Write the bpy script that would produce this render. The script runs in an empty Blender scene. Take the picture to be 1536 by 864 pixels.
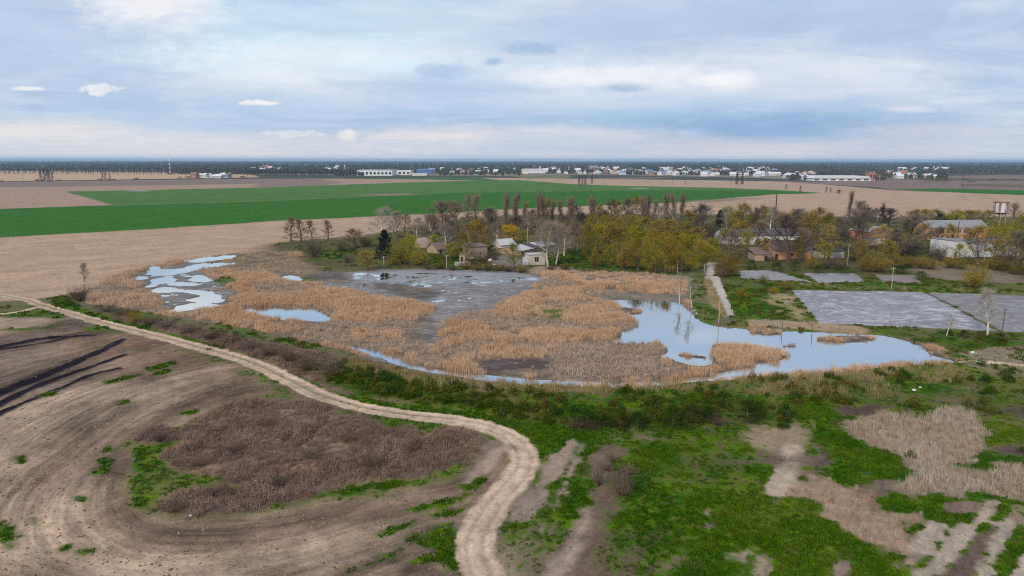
import bpy, math, random
import numpy as np
from mathutils import Vector
R = math.radians
scene = bpy.context.scene
COL = scene.collection
random.seed(7)

# ------------------------------------------------------------------ camera
F, CX, CY, CAMH = 1025.0, 768.0, 432.0, 40.0
HORIZON = 240.2
TH = math.atan((CY - HORIZON) / F)
RHO = R(0.075)
_r0, _u0 = np.array([1., 0, 0]), np.array([0, math.sin(TH), math.cos(TH)])
FWD = np.array([0, math.cos(TH), -math.sin(TH)])
RIGHT = math.cos(RHO) * _r0 + math.sin(RHO) * _u0
UP = -math.sin(RHO) * _r0 + math.cos(RHO) * _u0

def ray(px, py):
    return FWD * F + RIGHT * (px - CX) - UP * (py - CY)

def gp(px, py, z=0.0):
    """the ground point seen at a pixel of the photograph"""
    d = ray(px, py)
    s = (z - CAMH) / min(d[2], -0.6)
    return (d[0] * s, d[1] * s)

def px_size(x, y):
    """metres that one pixel of the photograph spans at a point on the land"""
    return (y * FWD[1] - CAMH * FWD[2]) / F

def height_at(px, yb, yt):
    x, y = gp(px, yb)
    d = ray(px, yt)
    return CAMH + d[2] * math.hypot(x, y) / math.hypot(d[0], d[1])

cam = bpy.data.cameras.new('camera')
cam.sensor_width = 36.0
cam.lens = F / 1536 * 36
cam.clip_start, cam.clip_end = 0.5, 90000
camo = bpy.data.objects.new('camera', cam)
COL.objects.link(camo)
from mathutils import Matrix
camo.matrix_world = Matrix(((RIGHT[0], UP[0], -FWD[0], 0), (RIGHT[1], UP[1], -FWD[1], 0), (RIGHT[2], UP[2], -FWD[2], CAMH), (0, 0, 0, 1)))
scene.camera = camo

# ------------------------------------------------------------------ render settings
scene.render.engine = 'CYCLES'
scene.view_settings.view_transform = 'Standard'
scene.view_settings.look = 'None'
scene.view_settings.exposure = 0.0
scene.view_settings.gamma = 1.0
cy = scene.cycles
cy.use_denoising = False
cy.filter_width = 1.0
cy.use_adaptive_sampling = True
cy.adaptive_threshold = 0.015
cy.max_bounces = 5
cy.diffuse_bounces = 2
cy.glossy_bounces = 2
cy.transmission_bounces = 2
cy.volume_bounces = 1
cy.transparent_max_bounces = 4
cy.caustics_reflective = False
cy.caustics_refractive = False

# ------------------------------------------------------------------ noise
def _hash(xi, yi, seed):
    h = (xi.astype(np.int64) * 374761393 + yi.astype(np.int64) * 668265263 + seed * 1442695041) & 0xffffffff
    h = ((h ^ (h >> 13)) * 1274126177) & 0xffffffff
    h = ((h ^ (h >> 16)) * 2246822519) & 0xffffffff
    return (h ^ (h >> 15)) / 4294967295.0

def vnoise(x, y, seed=0):
    xi, yi = np.floor(x), np.floor(y)
    fx, fy = x - xi, y - yi
    fx, fy = fx * fx * (3 - 2 * fx), fy * fy * (3 - 2 * fy)
    a, b = _hash(xi, yi, seed), _hash(xi + 1, yi, seed)
    c, d = _hash(xi, yi + 1, seed), _hash(xi + 1, yi + 1, seed)
    return (a * (1 - fx) + b * fx) * (1 - fy) + (c * (1 - fx) + d * fx) * fy

def fbm(x, y, seed=0, octv=4):
    s, amp, tot = 0.0, 1.0, 0.0
    for i in range(octv):
        s = s + amp * vnoise(x * 2 ** i + i * 17.3, y * 2 ** i - i * 9.1, seed + i)
        tot += amp
        amp *= 0.55
    return s / tot

def sstep(a, b, x):
    t = np.clip((x - a) / (b - a), 0, 1)
    return t * t * (3 - 2 * t)

# ------------------------------------------------------------------ mesh helpers
def mesh_np(name, verts, faces, mats=(), midx=None, smooth=False):
    """faces: list of (n,k) integer arrays or one array"""
    me = bpy.data.meshes.new(name)
    verts = np.asarray(verts, dtype=np.float32).reshape(-1, 3)
    if not isinstance(faces, (list, tuple)):
        faces = [faces]
    faces = [np.asarray(f, dtype=np.int32) for f in faces if len(f)]
    me.vertices.add(len(verts))
    me.vertices.foreach_set('co', verts.ravel())
    if faces:
        loops = np.concatenate([f.ravel() for f in faces])
        sizes = np.concatenate([np.full(len(f), f.shape[1], dtype=np.int32) for f in faces])
        starts = np.concatenate([[0], np.cumsum(sizes)[:-1]]).astype(np.int32)
        me.loops.add(len(loops))
        me.loops.foreach_set('vertex_index', loops)
        me.polygons.add(len(sizes))
        me.polygons.foreach_set('loop_start', starts)
        me.polygons.foreach_set('loop_total', sizes)
        if midx is not None:
            me.polygons.foreach_set('material_index', np.asarray(midx, dtype=np.int32))
        if smooth:
            me.polygons.foreach_set('use_smooth', np.ones(len(sizes), dtype=bool))
    for m in mats:
        me.materials.append(m)
    me.update(calc_edges=True)
    return me

def link(name, data, parent=None, color=None):
    o = bpy.data.objects.new(name, data)
    COL.objects.link(o)
    if parent is not None:
        o.parent = parent
    if color is not None:
        o.color = (*color, 1)
    return o

def empty(name, loc, rz=0.0):
    o = bpy.data.objects.new(name, None)
    o.location = loc
    o.rotation_euler = (0, 0, rz)
    o.empty_display_size = 0.5
    COL.objects.link(o)
    return o

def tag(o, label=None, cat=None, group=None, kind=None):
    if label: o['label'] = label
    if cat: o['category'] = cat
    if group: o['group'] = group
    if kind: o['kind'] = kind
    return o

class MB:
    """collects boxes, bars and faces for ONE mesh"""
    def __init__(s):
        s.v, s.f = [], []
    def quad(s, *pts):
        b = len(s.v)
        s.v += [tuple(p) for p in pts]
        s.f.append(tuple(range(b, b + len(pts))))
    def box(s, x0, x1, y0, y1, z0, z1):
        b = len(s.v)
        s.v += [(x0, y0, z0), (x1, y0, z0), (x1, y1, z0), (x0, y1, z0), (x0, y0, z1), (x1, y0, z1), (x1, y1, z1), (x0, y1, z1)]
        for f in ((0, 3, 2, 1), (4, 5, 6, 7), (0, 1, 5, 4), (1, 2, 6, 5), (2, 3, 7, 6), (3, 0, 4, 7)):
            s.f.append(tuple(b + i for i in f))
    def prism(s, pts, y0, y1):
        """outline in x,z extruded along y"""
        n, b = len(pts), len(s.v)
        s.v += [(x, y0, z) for x, z in pts] + [(x, y1, z) for x, z in pts]
        s.f.append(tuple(b + i for i in range(n)))
        s.f.append(tuple(b + n + i for i in reversed(range(n))))
        for i in range(n):
            j = (i + 1) % n
            s.f.append((b + i, b + n + i, b + n + j, b + j))
    def bar(s, p0, p1, r0, r1=None, n=6):
        r1 = r0 if r1 is None else r1
        p0, p1 = Vector(p0), Vector(p1)
        d = (p1 - p0).normalized()
        a = d.orthogonal().normalized()
        c = d.cross(a)
        b = len(s.v)
        for p, r in ((p0, r0), (p1, r1)):
            for i in range(n):
                t = 2 * math.pi * i / n
                s.v.append(tuple(p + a * (r * math.cos(t)) + c * (r * math.sin(t))))
        for i in range(n):
            j = (i + 1) % n
            s.f.append((b + i, b + j, b + n + j, b + n + i))
        s.f.append(tuple(b + i for i in reversed(range(n))))
        s.f.append(tuple(b + n + i for i in range(n)))
    def build(s, name, mat, parent=None, color=None):
        me = bpy.data.meshes.new(name)
        me.from_pydata(s.v, [], s.f)
        me.materials.append(mat)
        return link(name, me, parent, color)

# ------------------------------------------------------------------ materials
def new_mat(name):
    m = bpy.data.materials.new(name)
    m.use_nodes = True
    nt = m.node_tree
    nt.nodes.clear()
    out = nt.nodes.new('ShaderNodeOutputMaterial')
    return m, nt, out

class N:
    """a small node-graph writer"""
    def __init__(s, nt): s.nt = nt
    def node(s, typ, **kw):
        n = s.nt.nodes.new(typ)
        for k, v in kw.items():
            setattr(n, k, v)
        return n
    def put(s, sock, v):
        if v is None: return
        if isinstance(v, bpy.types.NodeSocket): s.nt.links.new(v, sock)
        else:
            if isinstance(v, (tuple, list)) and len(v) == 3 and sock.type == 'RGBA': v = (*v, 1)
            sock.default_value = v
    def math(s, op, a, b=None, c=None, clamp=False):
        n = s.node('ShaderNodeMath', operation=op, use_clamp=clamp)
        for i, v in enumerate((a, b, c)): s.put(n.inputs[i], v)
        return n.outputs[0]
    def vmath(s, op, a, b=None):
        n = s.node('ShaderNodeVectorMath', operation=op)
        s.put(n.inputs[0], a); s.put(n.inputs[1], b)
        return n.outputs[0]
    def mix(s, fac, a, b, blend='MIX'):
        n = s.node('ShaderNodeMix', data_type='RGBA', blend_type=blend)
        s.put(n.inputs[0], fac); s.put(n.inputs[6], a); s.put(n.inputs[7], b)
        return n.outputs[2]
    def noise(s, vec, scale, detail=3, rough=0.55, dist=0.0):
        n = s.node('ShaderNodeTexNoise')
        s.put(n.inputs['Vector'], vec); n.inputs['Scale'].default_value = scale
        n.inputs['Detail'].default_value = detail; n.inputs['Roughness'].default_value = rough
        n.inputs['Distortion'].default_value = dist
        return n.outputs['Fac']
    def maprange(s, v, a, b, c, d, smooth=False):
        n = s.node('ShaderNodeMapRange', interpolation_type='SMOOTHSTEP' if smooth else 'LINEAR')
        s.put(n.inputs[0], v)
        for i, q in enumerate((a, b, c, d)): s.put(n.inputs[i + 1], q)
        return n.outputs[0]
    def attr(s, name, out='Fac'):
        n = s.node('ShaderNodeAttribute'); n.attribute_name = name
        return n.outputs[out]
    def xyz(s, x, y, z):
        n = s.node('ShaderNodeCombineXYZ')
        for i, v in enumerate((x, y, z)): s.put(n.inputs[i], v)
        return n.outputs[0]
    def sep(s, v):
        n = s.node('ShaderNodeSeparateXYZ'); s.put(n.inputs[0], v)
        return n.outputs
    def pos(s):
        return s.node('ShaderNodeNewGeometry').outputs['Position']
    def bsdf(s, out, color, rough=0.9, normal=None, spec=0.3, metallic=0.0):
        b = s.node('ShaderNodeBsdfPrincipled')
        s.put(b.inputs['Base Color'], color); s.put(b.inputs['Roughness'], rough)
        s.put(b.inputs['Specular IOR Level'], spec); s.put(b.inputs['Metallic'], metallic)
        if normal is not None: s.put(b.inputs['Normal'], normal)
        s.nt.links.new(b.outputs[0], out.inputs['Surface'])
        return b
    def bump(s, h, strength=0.5, dist=0.1):
        n = s.node('ShaderNodeBump'); n.inputs['Strength'].default_value = strength
        n.inputs['Distance'].default_value = dist; s.put(n.inputs['Height'], h)
        return n.outputs[0]

def mat_plain(name, col, rough=0.85, var=0.25, scale=1.5, spec=0.3, stain=None, sscale=0.4, metallic=0.0, bumpy=0.0):
    """weathered plain surface: colour with broad and fine variation, optional stains"""
    m, nt, out = new_mat(name)
    g = N(nt)
    tc = g.node('ShaderNodeTexCoord').outputs['Object']
    n1 = g.noise(tc, scale, 5, 0.6)
    n2 = g.noise(tc, scale * 7, 3, 0.6)
    k = g.maprange(g.math('ADD', g.math('MULTIPLY', n1, 0.65), g.math('MULTIPLY', n2, 0.35)), 0.3, 0.7, 1 - var, 1 + var)
    c = g.mix(1.0, col, g.xyz(k, k, k), 'MULTIPLY')
    if stain:
        st = g.maprange(g.noise(tc, sscale, 5, 0.65), 0.52, 0.66, 0, 0.85, True)
        c = g.mix(st, c, stain)
    g.bsdf(out, c, rough, g.bump(n2, bumpy, 0.05) if bumpy else None, spec, metallic)
    return m

def mat_object_colour(name, var=0.35, rough=0.9, scale=0.6, spec=0.15, transl=0.0):
    """foliage / twigs: the object's own colour, varied by place and by tree"""
    m, nt, out = new_mat(name)
    g = N(nt)
    oi = g.node('ShaderNodeObjectInfo')
    tc = g.node('ShaderNodeTexCoord').outputs['Object']
    n1 = g.noise(tc, scale, 3, 0.6)
    n2 = g.noise(tc, scale * 9, 2, 0.6)
    k = g.maprange(g.math('ADD', g.math('MULTIPLY', n1, 0.5), g.math('MULTIPLY', n2, 0.5)), 0.3, 0.7, 1 - var, 1 + var)
    rk = g.maprange(oi.outputs['Random'], 0, 1, 0.85, 1.15)
    k = g.math('MULTIPLY', k, rk)
    c = g.mix(1.0, oi.outputs['Color'], g.xyz(k, k, g.math('MULTIPLY', k, 0.95)), 'MULTIPLY')
    b = g.bsdf(out, c, rough, None, .03)
    return m

def mat_tuft(name, cols, scale=0.03, rough=0.9):
    """ground vegetation: colours drift over the land and from tuft to tuft"""
    m, nt, out = new_mat(name)
    g = N(nt)
    oi = g.node('ShaderNodeObjectInfo')
    p = g.pos()
    n1 = g.maprange(g.noise(p, scale, 4, 0.6), 0.35, 0.65, 0, 1, True)
    c = g.mix(n1, cols[0], cols[1])
    f = g.math('MULTIPLY', g.maprange(oi.outputs['Random'], 0.5, 1.0, 0, 1), 0.8)
    c = g.mix(f, c, cols[2])
    k = g.maprange(g.noise(p, 1.3, 2, 0.5), 0.3, 0.7, 0.72, 1.28)
    c = g.mix(1.0, c, g.xyz(k, k, k), 'MULTIPLY')
    g.bsdf(out, c, rough, None, 0.02)
    return m
# ------------------------------------------------------------------ terrain grid (one sheet, finer near the camera's ground)
ys = [-6000., -1500., -400., -120., -30., 10., 32.]
y = 46.0
while y < 26000:
    ys.append(y)
    y *= 1.0031 if y < 460 else (1.0085 if y < 4000 else 1.03)
YR = np.array(ys + [30000.])
NU = 900
um = np.linspace(-1, 1, NU)
ue = np.array([1.04, 1.12, 1.3, 1.7, 2.6, 5, 12, 30.])
U = np.concatenate([-ue[::-1], um, ue])
HW = 0.80 * np.maximum(YR, 46) + 25
NR, NC = len(YR), len(U)
lim = np.clip(U[None, :] * HW[:, None], -30000, 30000)
X = lim.ravel().astype(np.float64)
Y = np.repeat(YR, NC)
NV = NR * NC

def lookup(x, y):
    """index of the grid vertex nearest to world points"""
    j = np.clip(np.searchsorted(YR, y), 1, NR - 1)
    j = np.where(np.abs(YR[j] - y) < np.abs(YR[j - 1] - y), j, j - 1)
    u = x / HW[j]
    i = np.clip(np.round((u + 1) / 2 * (NU - 1)).astype(int), 0, NU - 1) + len(ue)
    return j * NC + i

# colours (reflectance)
TAN = (.385, .262, .178); PINKTAN = (.33, .22, .16); DKPINK = (.20, .145, .12); ORTAN = (.45, .30, .185)
SOIL = (.195, .130, .092); SOILL = (.31, .222, .160); DSOIL = (.065, .043, .034); BLACK = (.016, .011, .017)
TRACK = (.55, .40, .29); MUD = (.185, .17, .165); MUDL = (.25, .245, .25); SALT = (.245, .24, .262)
GFAR = (.032, .122, .011); GLIGHT = (.055, .130, .028); OLIVE = (.095, .075, .036); STRAW = (.34, .245, .15); PALE = (.37, .30, .22)

colr = np.empty((NV, 3)); colr[:] = (.15, .12, .07)
CH = {k: np.zeros(NV) for k in ('grass', 'reed', 'weed', 'hedge', 'stalk', 'pale', 'wet', 'streak', 'samt', 'water', 'pond', 'broken', 'rut', 'salt', 'heap', 'shore')}
CH['grass'][:] = .5
REG = np.zeros(NV, dtype=np.int32)
REGN = ['ground']
NOISE_CACHE = {}

def smooth_poly(pts, closed=True, n=6):
    p = np.array(pts, float)
    m = len(p)
    out = []
    rng = range(m if closed else m - 1)
    for i in rng:
        g = (lambda k: p[k % m]) if closed else (lambda k: p[min(max(k, 0), m - 1)])
        p0, p1, p2, p3 = g(i - 1), g(i), g(i + 1), g(i + 2)
        for t in np.arange(n) / n:
            out.append(.5 * ((2 * p1) + (-p0 + p2) * t + (2 * p0 - 5 * p1 + 4 * p2 - p3) * t * t + (-p0 + 3 * p1 - 3 * p2 + p3) * t ** 3))
    if not closed: out.append(p[-1])
    return np.array(out)

def to_world(px, z=0.0):
    return np.array([gp(a, b, z) for a, b in px])

def seg_dist(x, y, P, closed):
    d = np.full(len(x), 1e18); ins = np.zeros(len(x), bool); along = np.zeros(len(x))
    m = len(P)
    acc = 0.0
    for i in range(m if closed else m - 1):
        ax, ay = P[i]; bx, by = P[(i + 1) % m]
        ex, ey = bx - ax, by - ay
        L2 = ex * ex + ey * ey + 1e-12
        t = np.clip(((x - ax) * ex + (y - ay) * ey) / L2, 0, 1)
        q = (x - ax - t * ex) ** 2 + (y - ay - t * ey) ** 2
        near = q < d
        along[near] = acc + t[near] * math.sqrt(L2)
        d = np.minimum(d, q)
        acc += math.sqrt(L2)
        if closed and abs(ey) > 1e-12:
            c = ((ay > y) != (by > y)) & (x < ex * (y - ay) / ey + ax)
            ins ^= c
    d = np.sqrt(d)
    return np.where(ins, d, -d) if closed else d, along

def near_idx(W, margin):
    x0, y0 = W.min(0) - margin; x1, y1 = W.max(0) + margin
    return np.nonzero((X > x0) & (X < x1) & (Y > y0) & (Y < y1))[0]

def apply(idx, m, col, region, chans, var=.12, seed=1):
    if col is not None:
        k = 1 + var * (fbm(X[idx] / 9, Y[idx] / 9, seed, 3) - .5) * 2
        colr[idx] += (np.array(col)[None] * k[:, None] - colr[idx]) * m[:, None]
    for k, v in chans.items():
        CH[k][idx] += (v - CH[k][idx]) * m
    if region:
        if region not in REGN: REGN.append(region)
        REG[idx[m > .5]] = REGN.index(region)

def layer(px, col=None, soft=.5, namp=.8, nsc=4., smooth=True, region=None, z=0., seed=3, fray=2.2, **ch):
    """paint one patch of land: outline in the photograph laid on the ground, its edge frayed by noise (metres)"""
    W = to_world(px, z)
    if smooth:
        W = smooth_poly(W); soft *= fray; namp *= 1 + .5 * (fray - 1)
    idx = near_idx(W, namp * 2 + soft * 2)
    if not len(idx): return None
    sd, _ = seg_dist(X[idx], Y[idx], W, True)
    sd = sd + namp * 2.4 * (fbm(X[idx] / nsc, Y[idx] / nsc, seed, 5) - .5)
    apply(idx, sstep(-soft, soft, sd), col, region, ch, seed=seed + 20)
    return W

def stripe(px, width, col=None, soft=.35, namp=.3, nsc=2., region=None, seed=5, z=0., **ch):
    W = smooth_poly(to_world(px, z), False)
    w = np.array(width if isinstance(width, (list, tuple)) else [width] * 2, float)
    idx = near_idx(W, w.max() + namp + soft + 1)
    d, al = seg_dist(X[idx], Y[idx], W, False)
    ww = np.interp(al / al.max(), np.linspace(0, 1, len(w)), w)
    sd = ww / 2 - d + namp * 2 * (fbm(X[idx] / nsc, Y[idx] / nsc, seed, 3) - .5)
    apply(idx, sstep(-soft, soft, sd), col, region, ch, seed=seed)
    return W

E = -900; EE = 2450   # pixel columns well outside the frame
# ---- far land
FARK = dict(soft=4, namp=3, nsc=40, smooth=False, grass=0)
GRK = dict(FARK, samt=.16)
layer([(E, 241.4), (EE, 243.6), (EE, 300), (E, 300)], (.062, .068, .05), soft=30, namp=30, nsc=300, smooth=False, grass=.2)
layer([(E, 255), (0, 256), (260, 259), (380, 262), (390, 266), (0, 272), (E, 274)], ORTAN, **FARK, region='stubble_field')
layer([(380, 262), (760, 264), (900, 262), (1140, 267), (1320, 276), (1290, 268), (1140, 263.5), (880, 260.5), (400, 260)], (.20, .165, .12), **FARK)
layer([(1136, 271), (1318, 281), (1344, 286), (EE, 300), (EE, 262.5), (1500, 262.5), (1318, 265), (1230, 273)], (.195, .135, .115), **FARK, region='fallow_field')
layer([(1318, 268), (1400, 267), (1536, 269), (1536, 271), (1400, 271)], (.10, .085, .06), **FARK)
layer([(1440, 276), (1536, 277), (1536, 281), (1440, 279)], (.13, .10, .075), **FARK)
layer([(E, 273), (0, 273), (400, 268), (600, 267.5), (724, 270.8), (380, 282), (221, 286), (99, 288), (0, 290), (E, 295)], PINKTAN, **FARK, region='ploughed_field')
layer([(E, 273), (0, 273.4), (200, 271), (400, 268), (500, 268), (420, 275), (250, 278), (0, 281), (E, 285)], DKPINK, soft=14, namp=10, nsc=60, smooth=False, grass=0)
layer([(380, 268.5), (470, 268.5), (520, 274), (470, 279), (380, 281)], (.215, .15, .125), soft=10, namp=6, nsc=60, smooth=False)
layer([(E, 290), (99, 287), (174, 307.8), (0, 313.4), (E, 338)], PINKTAN, **FARK, region='ploughed_field')
layer([(485, 268.3), (600, 267), (730, 266), (760, 267.5), (724, 271), (600, 268.6)], GLIGHT, **FARK)
layer([(724, 267), (760, 266.8), (994, 269.5), (1160, 272), (1240, 277), (1300, 282), (1344, 286), (EE, 318), (EE, 520), (1536, 340), (900, 340), (640, 330), (760, 272)], TAN, **FARK, region='ploughed_field')
layer([(880, 269), (985, 267.5), (1010, 266), (930, 266), (864, 268)], (.17, .13, .10), soft=8, namp=5, nsc=60, smooth=False)
layer([(768, 263.5), (860, 263), (850, 267.5), (790, 268)], (.15, .155, .08), soft=8, namp=5, nsc=60, smooth=False)
layer([(1000, 275), (1160, 277), (1300, 283), (1200, 283), (1050, 278)], (.37, .26, .195), soft=10, namp=6, nsc=80, smooth=False)
layer([(E, 440), (0, 357), (E, 357 + 900 * .062), (0, 357), (400, 332), (645, 321), (760, 314), (1100, 305), (1100, 330), (800, 372), (560, 378), (440, 384), (345, 390), (230, 402), (160, 425), (100, 445), (E, 520)], TAN, soft=1.2, namp=.8, nsc=9, smooth=False, grass=0, samt=.35, region='ploughed_field')
layer([(E, 352), (0, 357), (0, 440), (E, 520)], TAN, soft=1.2, namp=.8, nsc=9, smooth=False, grass=0, samt=.35, region='ploughed_field')
layer([(99, 287), (221, 285), (400, 281), (599, 274), (724, 270.8), (780, 270.2), (864, 276.5), (927, 278.6), (1085, 281.7), (1160, 284.5), (1240, 289.6), (1160, 291), (780, 288), (666, 290), (494, 297), (400, 301.5), (260, 304.6), (172, 308)], (.068, .150, .030), **GRK, region='green_field')
layer([(E, 346), (0, 313.4), (172, 307.6), (260, 304.3), (400, 301.2), (494, 296.8), (666, 289.8), (780, 287.7), (1000, 285.5), (1160, 286), (1240, 289.7), (1160, 291.5), (1028, 303.5), (880, 309), (745, 315), (640, 321), (547, 325), (400, 332), (156, 348), (0, 356.5), (E, 415)], GFAR, **GRK, region='green_field')
layer([(172, 308.4), (400, 301.9), (494, 297.4), (666, 290.3), (666, 289.5), (494, 296.5), (400, 301), (172, 307)], (.10, .16, .06), soft=2, namp=1, nsc=40, smooth=False)
layer([(548, 291.5), (600, 290), (624, 292), (580, 293.6)], (.22, .17, .12), soft=8, namp=8, nsc=30)
layer([(946, 282.0), (968, 281.8), (972, 282.7), (950, 282.9)], (.30, .30, .27), soft=3, namp=2, nsc=20)
layer([(1334, 284.2), (1400, 282.5), (1536, 285.2), (EE, 297), (EE, 318), (1536, 292.8), (1440, 289)], GFAR, **FARK, region='green_field')
layer([(1050, 300), (1130, 296.5), (1140, 298), (1060, 304)], (.22, .17, .12), soft=6, namp=5, nsc=30)
layer([(190, 286.6), (205, 285.2), (222, 285.4), (228, 286.3), (210, 287.2)], (.24, .23, .22), soft=3, namp=2, nsc=20, wet=.5)
# ---- village land between the fields and the pond
layer([(400, 366), (560, 352), (680, 330), (800, 322), (1150, 322), (1300, 326), (EE, 330), (EE, 620), (1536, 500), (1400, 470), (1040, 440), (780, 412), (560, 408), (400, 396)], OLIVE, soft=4, namp=5, nsc=18, grass=.42, region='village_ground')
layer([(840, 376), (880, 374), (960, 384), (1000, 395), (960, 404), (840, 402), (815, 398)], (.06, .09, .03), soft=1.5, namp=2, nsc=8, grass=1)
layer([(780, 342), (815, 342), (812, 352), (790, 352)], (.06, .09, .03), soft=1.5, namp=1, nsc=8, grass=1)
layer([(646, 372), (690, 375), (690, 398), (650, 398)], (.06, .09, .03), soft=1.5, namp=2, nsc=8, grass=.95)
layer([(1390, 352), (1450, 352), (1450, 362), (1380, 364)], (.05, .08, .03), soft=1.5, namp=2, nsc=8, grass=1)
layer([(480, 378), (510, 376), (520, 384), (490, 388)], (.06, .09, .03), soft=1.5, namp=2, nsc=8, grass=.95)
layer([(735, 385), (770, 384), (790, 398), (740, 400)], (.20, .175, .15), soft=1, namp=1, nsc=6, grass=.2)
layer([(810, 400), (860, 402), (870, 410), (800, 410)], (.30, .21, .145), soft=1, namp=1.5, nsc=6, grass=0)
layer([(1380, 395), (1470, 398), (1536, 420), (1536, 438), (1440, 428), (1380, 412)], (.19, .145, .11), soft=2, namp=2, nsc=8, grass=.3)
# strip of green round the drying beds
layer([(1090, 418), (1140, 410), (1536, 426), (1536, 446), (1400, 440), (1190, 434), (1232, 486), (1300, 492), (1440, 500), (1536, 505), (1536, 545), (1440, 545), (1400, 516), (1330, 500), (1225, 495), (1120, 488), (1085, 486)], (.13, .10, .055), soft=1.5, namp=2, nsc=8, grass=.62)
layer([(1090, 440), (1130, 428), (1190, 445), (1215, 475), (1180, 482), (1110, 472)], (.10, .10, .04), soft=1.5, namp=2.5, nsc=6, grass=.78)
layer([(1160, 425), (1300, 428), (1400, 432), (1536, 440), (1536, 445), (1387, 437), (1190, 432)], (.17, .13, .07), soft=.7, namp=.8, nsc=5, grass=.62, stalk=.2)
layer([(1150, 445), (1185, 440), (1210, 470), (1195, 478)], STRAW, soft=1.5, namp=2, nsc=5, grass=.35, pale=.3)
layer([(1130, 478), (1230, 484), (1300, 492), (1290, 499), (1220, 494), (1130, 487)], STRAW, soft=.6, namp=.8, nsc=5, grass=.25, pale=.5)
# drying beds
BED = dict(soft=.4, namp=.8, nsc=3, smooth=False, grass=0, region='drying_bed', stalk=0, pale=0)
layer([(1189, 434.5), (1387, 438.5), (1495, 496), (1231, 484)], SALT, **BED, wet=.18, salt=1)
layer([(1393, 438.5), (1640, 447), (1760, 505), (1504, 496)], (.20, .19, .195), **BED, wet=.25, salt=.35)
layer([(1110, 405), (1160, 405), (1218, 423), (1110, 417)], (.26, .25, .255), **BED, wet=.4, salt=.3)
layer([(1205, 409), (1280, 409), (1300, 422), (1228, 424)], (.25, .245, .25), **BED, wet=.75)
layer([(1311, 411), (1372, 412), (1380, 424), (1325, 422)], (.22, .18, .165), **BED, wet=.1, salt=.1)
# ---- pond basin
POND = [(128, 455), (150, 428), (178, 412), (230, 399), (300, 387), (350, 382), (430, 378), (455, 384), (400, 396), (430, 402), (480, 411), (560, 407), (640, 408), (720, 411), (790, 412), (860, 408), (1020, 415), (1030, 428), (1032, 450), (1044, 478), (1077, 488), (1121, 492), (1157, 495), (1224, 497), (1291, 500), (1331, 502), (1384, 517), (1424, 535), (1440, 543), (1407, 550), (1341, 551), (1257, 560), (1174, 568), (1091, 573), (1024, 578), (945, 584), (845, 582), (772, 578), (705, 568), (612, 553), (540, 532), (450, 512), (330, 486), (220, 468)]
PONDW = layer(POND, (.27, .185, .115), fray=1, soft=.8, namp=.8, nsc=6, grass=.04, pond=1, reed=.9, samt=0, region='pond_bed')
def mud(px, col=MUD, soft=1.6, namp=2., nsc=7, **k):
    a = dict(reed=0, wet=.7, grass=0, fray=1.4); a.update(k)
    return layer(px, col, soft=soft, namp=namp, nsc=nsc, **a)
# mud: the broad flat and the creek down to the near shore
mud([(470, 414), (595, 404), (795, 410), (802, 430), (758, 450), (745, 463), (712, 467), (685, 473), (660, 487), (652, 510), (642, 517), (612, 530), (592, 540), (575, 532), (610, 528), (642, 510), (638, 472), (650, 462), (637, 455), (592, 447), (545, 440), (480, 428)], wet=.75)
mud([(500, 410), (640, 407), (790, 412), (790, 422), (640, 425), (520, 420)], (.24, .24, .25), namp=3, nsc=10, wet=.9)
mud([(560, 425), (640, 430), (660, 445), (600, 445)], (.10, .09, .075), namp=3, wet=.4, grass=.1)
mud([(600, 492), (640, 488), (645, 508), (610, 510)], (.13, .10, .075), namp=2.2, wet=.3, reed=.15)
layer([(795, 466), (850, 462), (845, 482), (800, 480)], (.12, .12, .045), soft=1.5, namp=2.5, nsc=5, reed=.45, grass=.45)
mud([(880, 436), (930, 434), (940, 444), (890, 448)], (.17, .13, .10), namp=2, wet=.2, reed=.3, broken=.4)
mud([(300, 432), (345, 430), (360, 442), (330, 446)], (.15, .115, .09), namp=2, wet=.3, reed=.2, broken=.4)
mud([(505, 516), (545, 519), (585, 530), (612, 543), (700, 560), (790, 572), (790, 577), (700, 567), (612, 552), (540, 530)], (.17, .165, .165))
mud([(715, 560), (712, 540), (780, 536), (850, 540), (880, 555), (880, 567), (800, 566)], (.085, .06, .055), namp=2, wet=.2, broken=.25)
layer([(832, 560), (840, 525), (880, 522), (950, 540), (1020, 552), (1030, 565), (960, 570), (880, 570)], (.38, .30, .245), soft=1, namp=2, nsc=5, reed=.12, broken=.9, grass=0)
mud([(196, 414), (232, 404), (345, 380), (352, 386), (300, 400), (330, 420), (345, 440), (345, 455), (262, 470), (232, 438), (212, 426)], (.155, .145, .14))
mud([(360, 462), (400, 458), (480, 465), (500, 478), (470, 484), (400, 476)], (.13, .125, .125))
mud([(400, 410), (440, 404), (520, 410), (520, 424), (440, 418)], (.11, .095, .08), wet=.3)
layer([(420, 420), (445, 410), (470, 416), (460, 424)], (.10, .09, .05), soft=1, namp=2, grass=.5, reed=.2)
layer([(320, 418), (350, 416), (352, 424), (325, 424)], (.10, .09, .05), soft=1, namp=1, grass=.6, reed=.1)
layer([(860, 408), (1020, 414), (1020, 426), (920, 428), (860, 418)], (.28, .20, .155), soft=1, namp=2, nsc=6, reed=.55)
layer([(300, 388), (420, 378), (470, 396), (478, 412), (420, 412), (350, 404)], (.19, .14, .09), soft=1, namp=2.5, nsc=6, reed=.35, grass=.25)
layer([(640, 470), (655, 486), (652, 512), (640, 516), (636, 500)], (.12, .10, .085), soft=.8, namp=1.2, nsc=4, reed=0, wet=.5)
mud([(915, 440), (980, 440), (1030, 443), (1030, 452), (975, 450), (910, 452)], (.16, .14, .11), namp=1, wet=.3, grass=.25)
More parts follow.
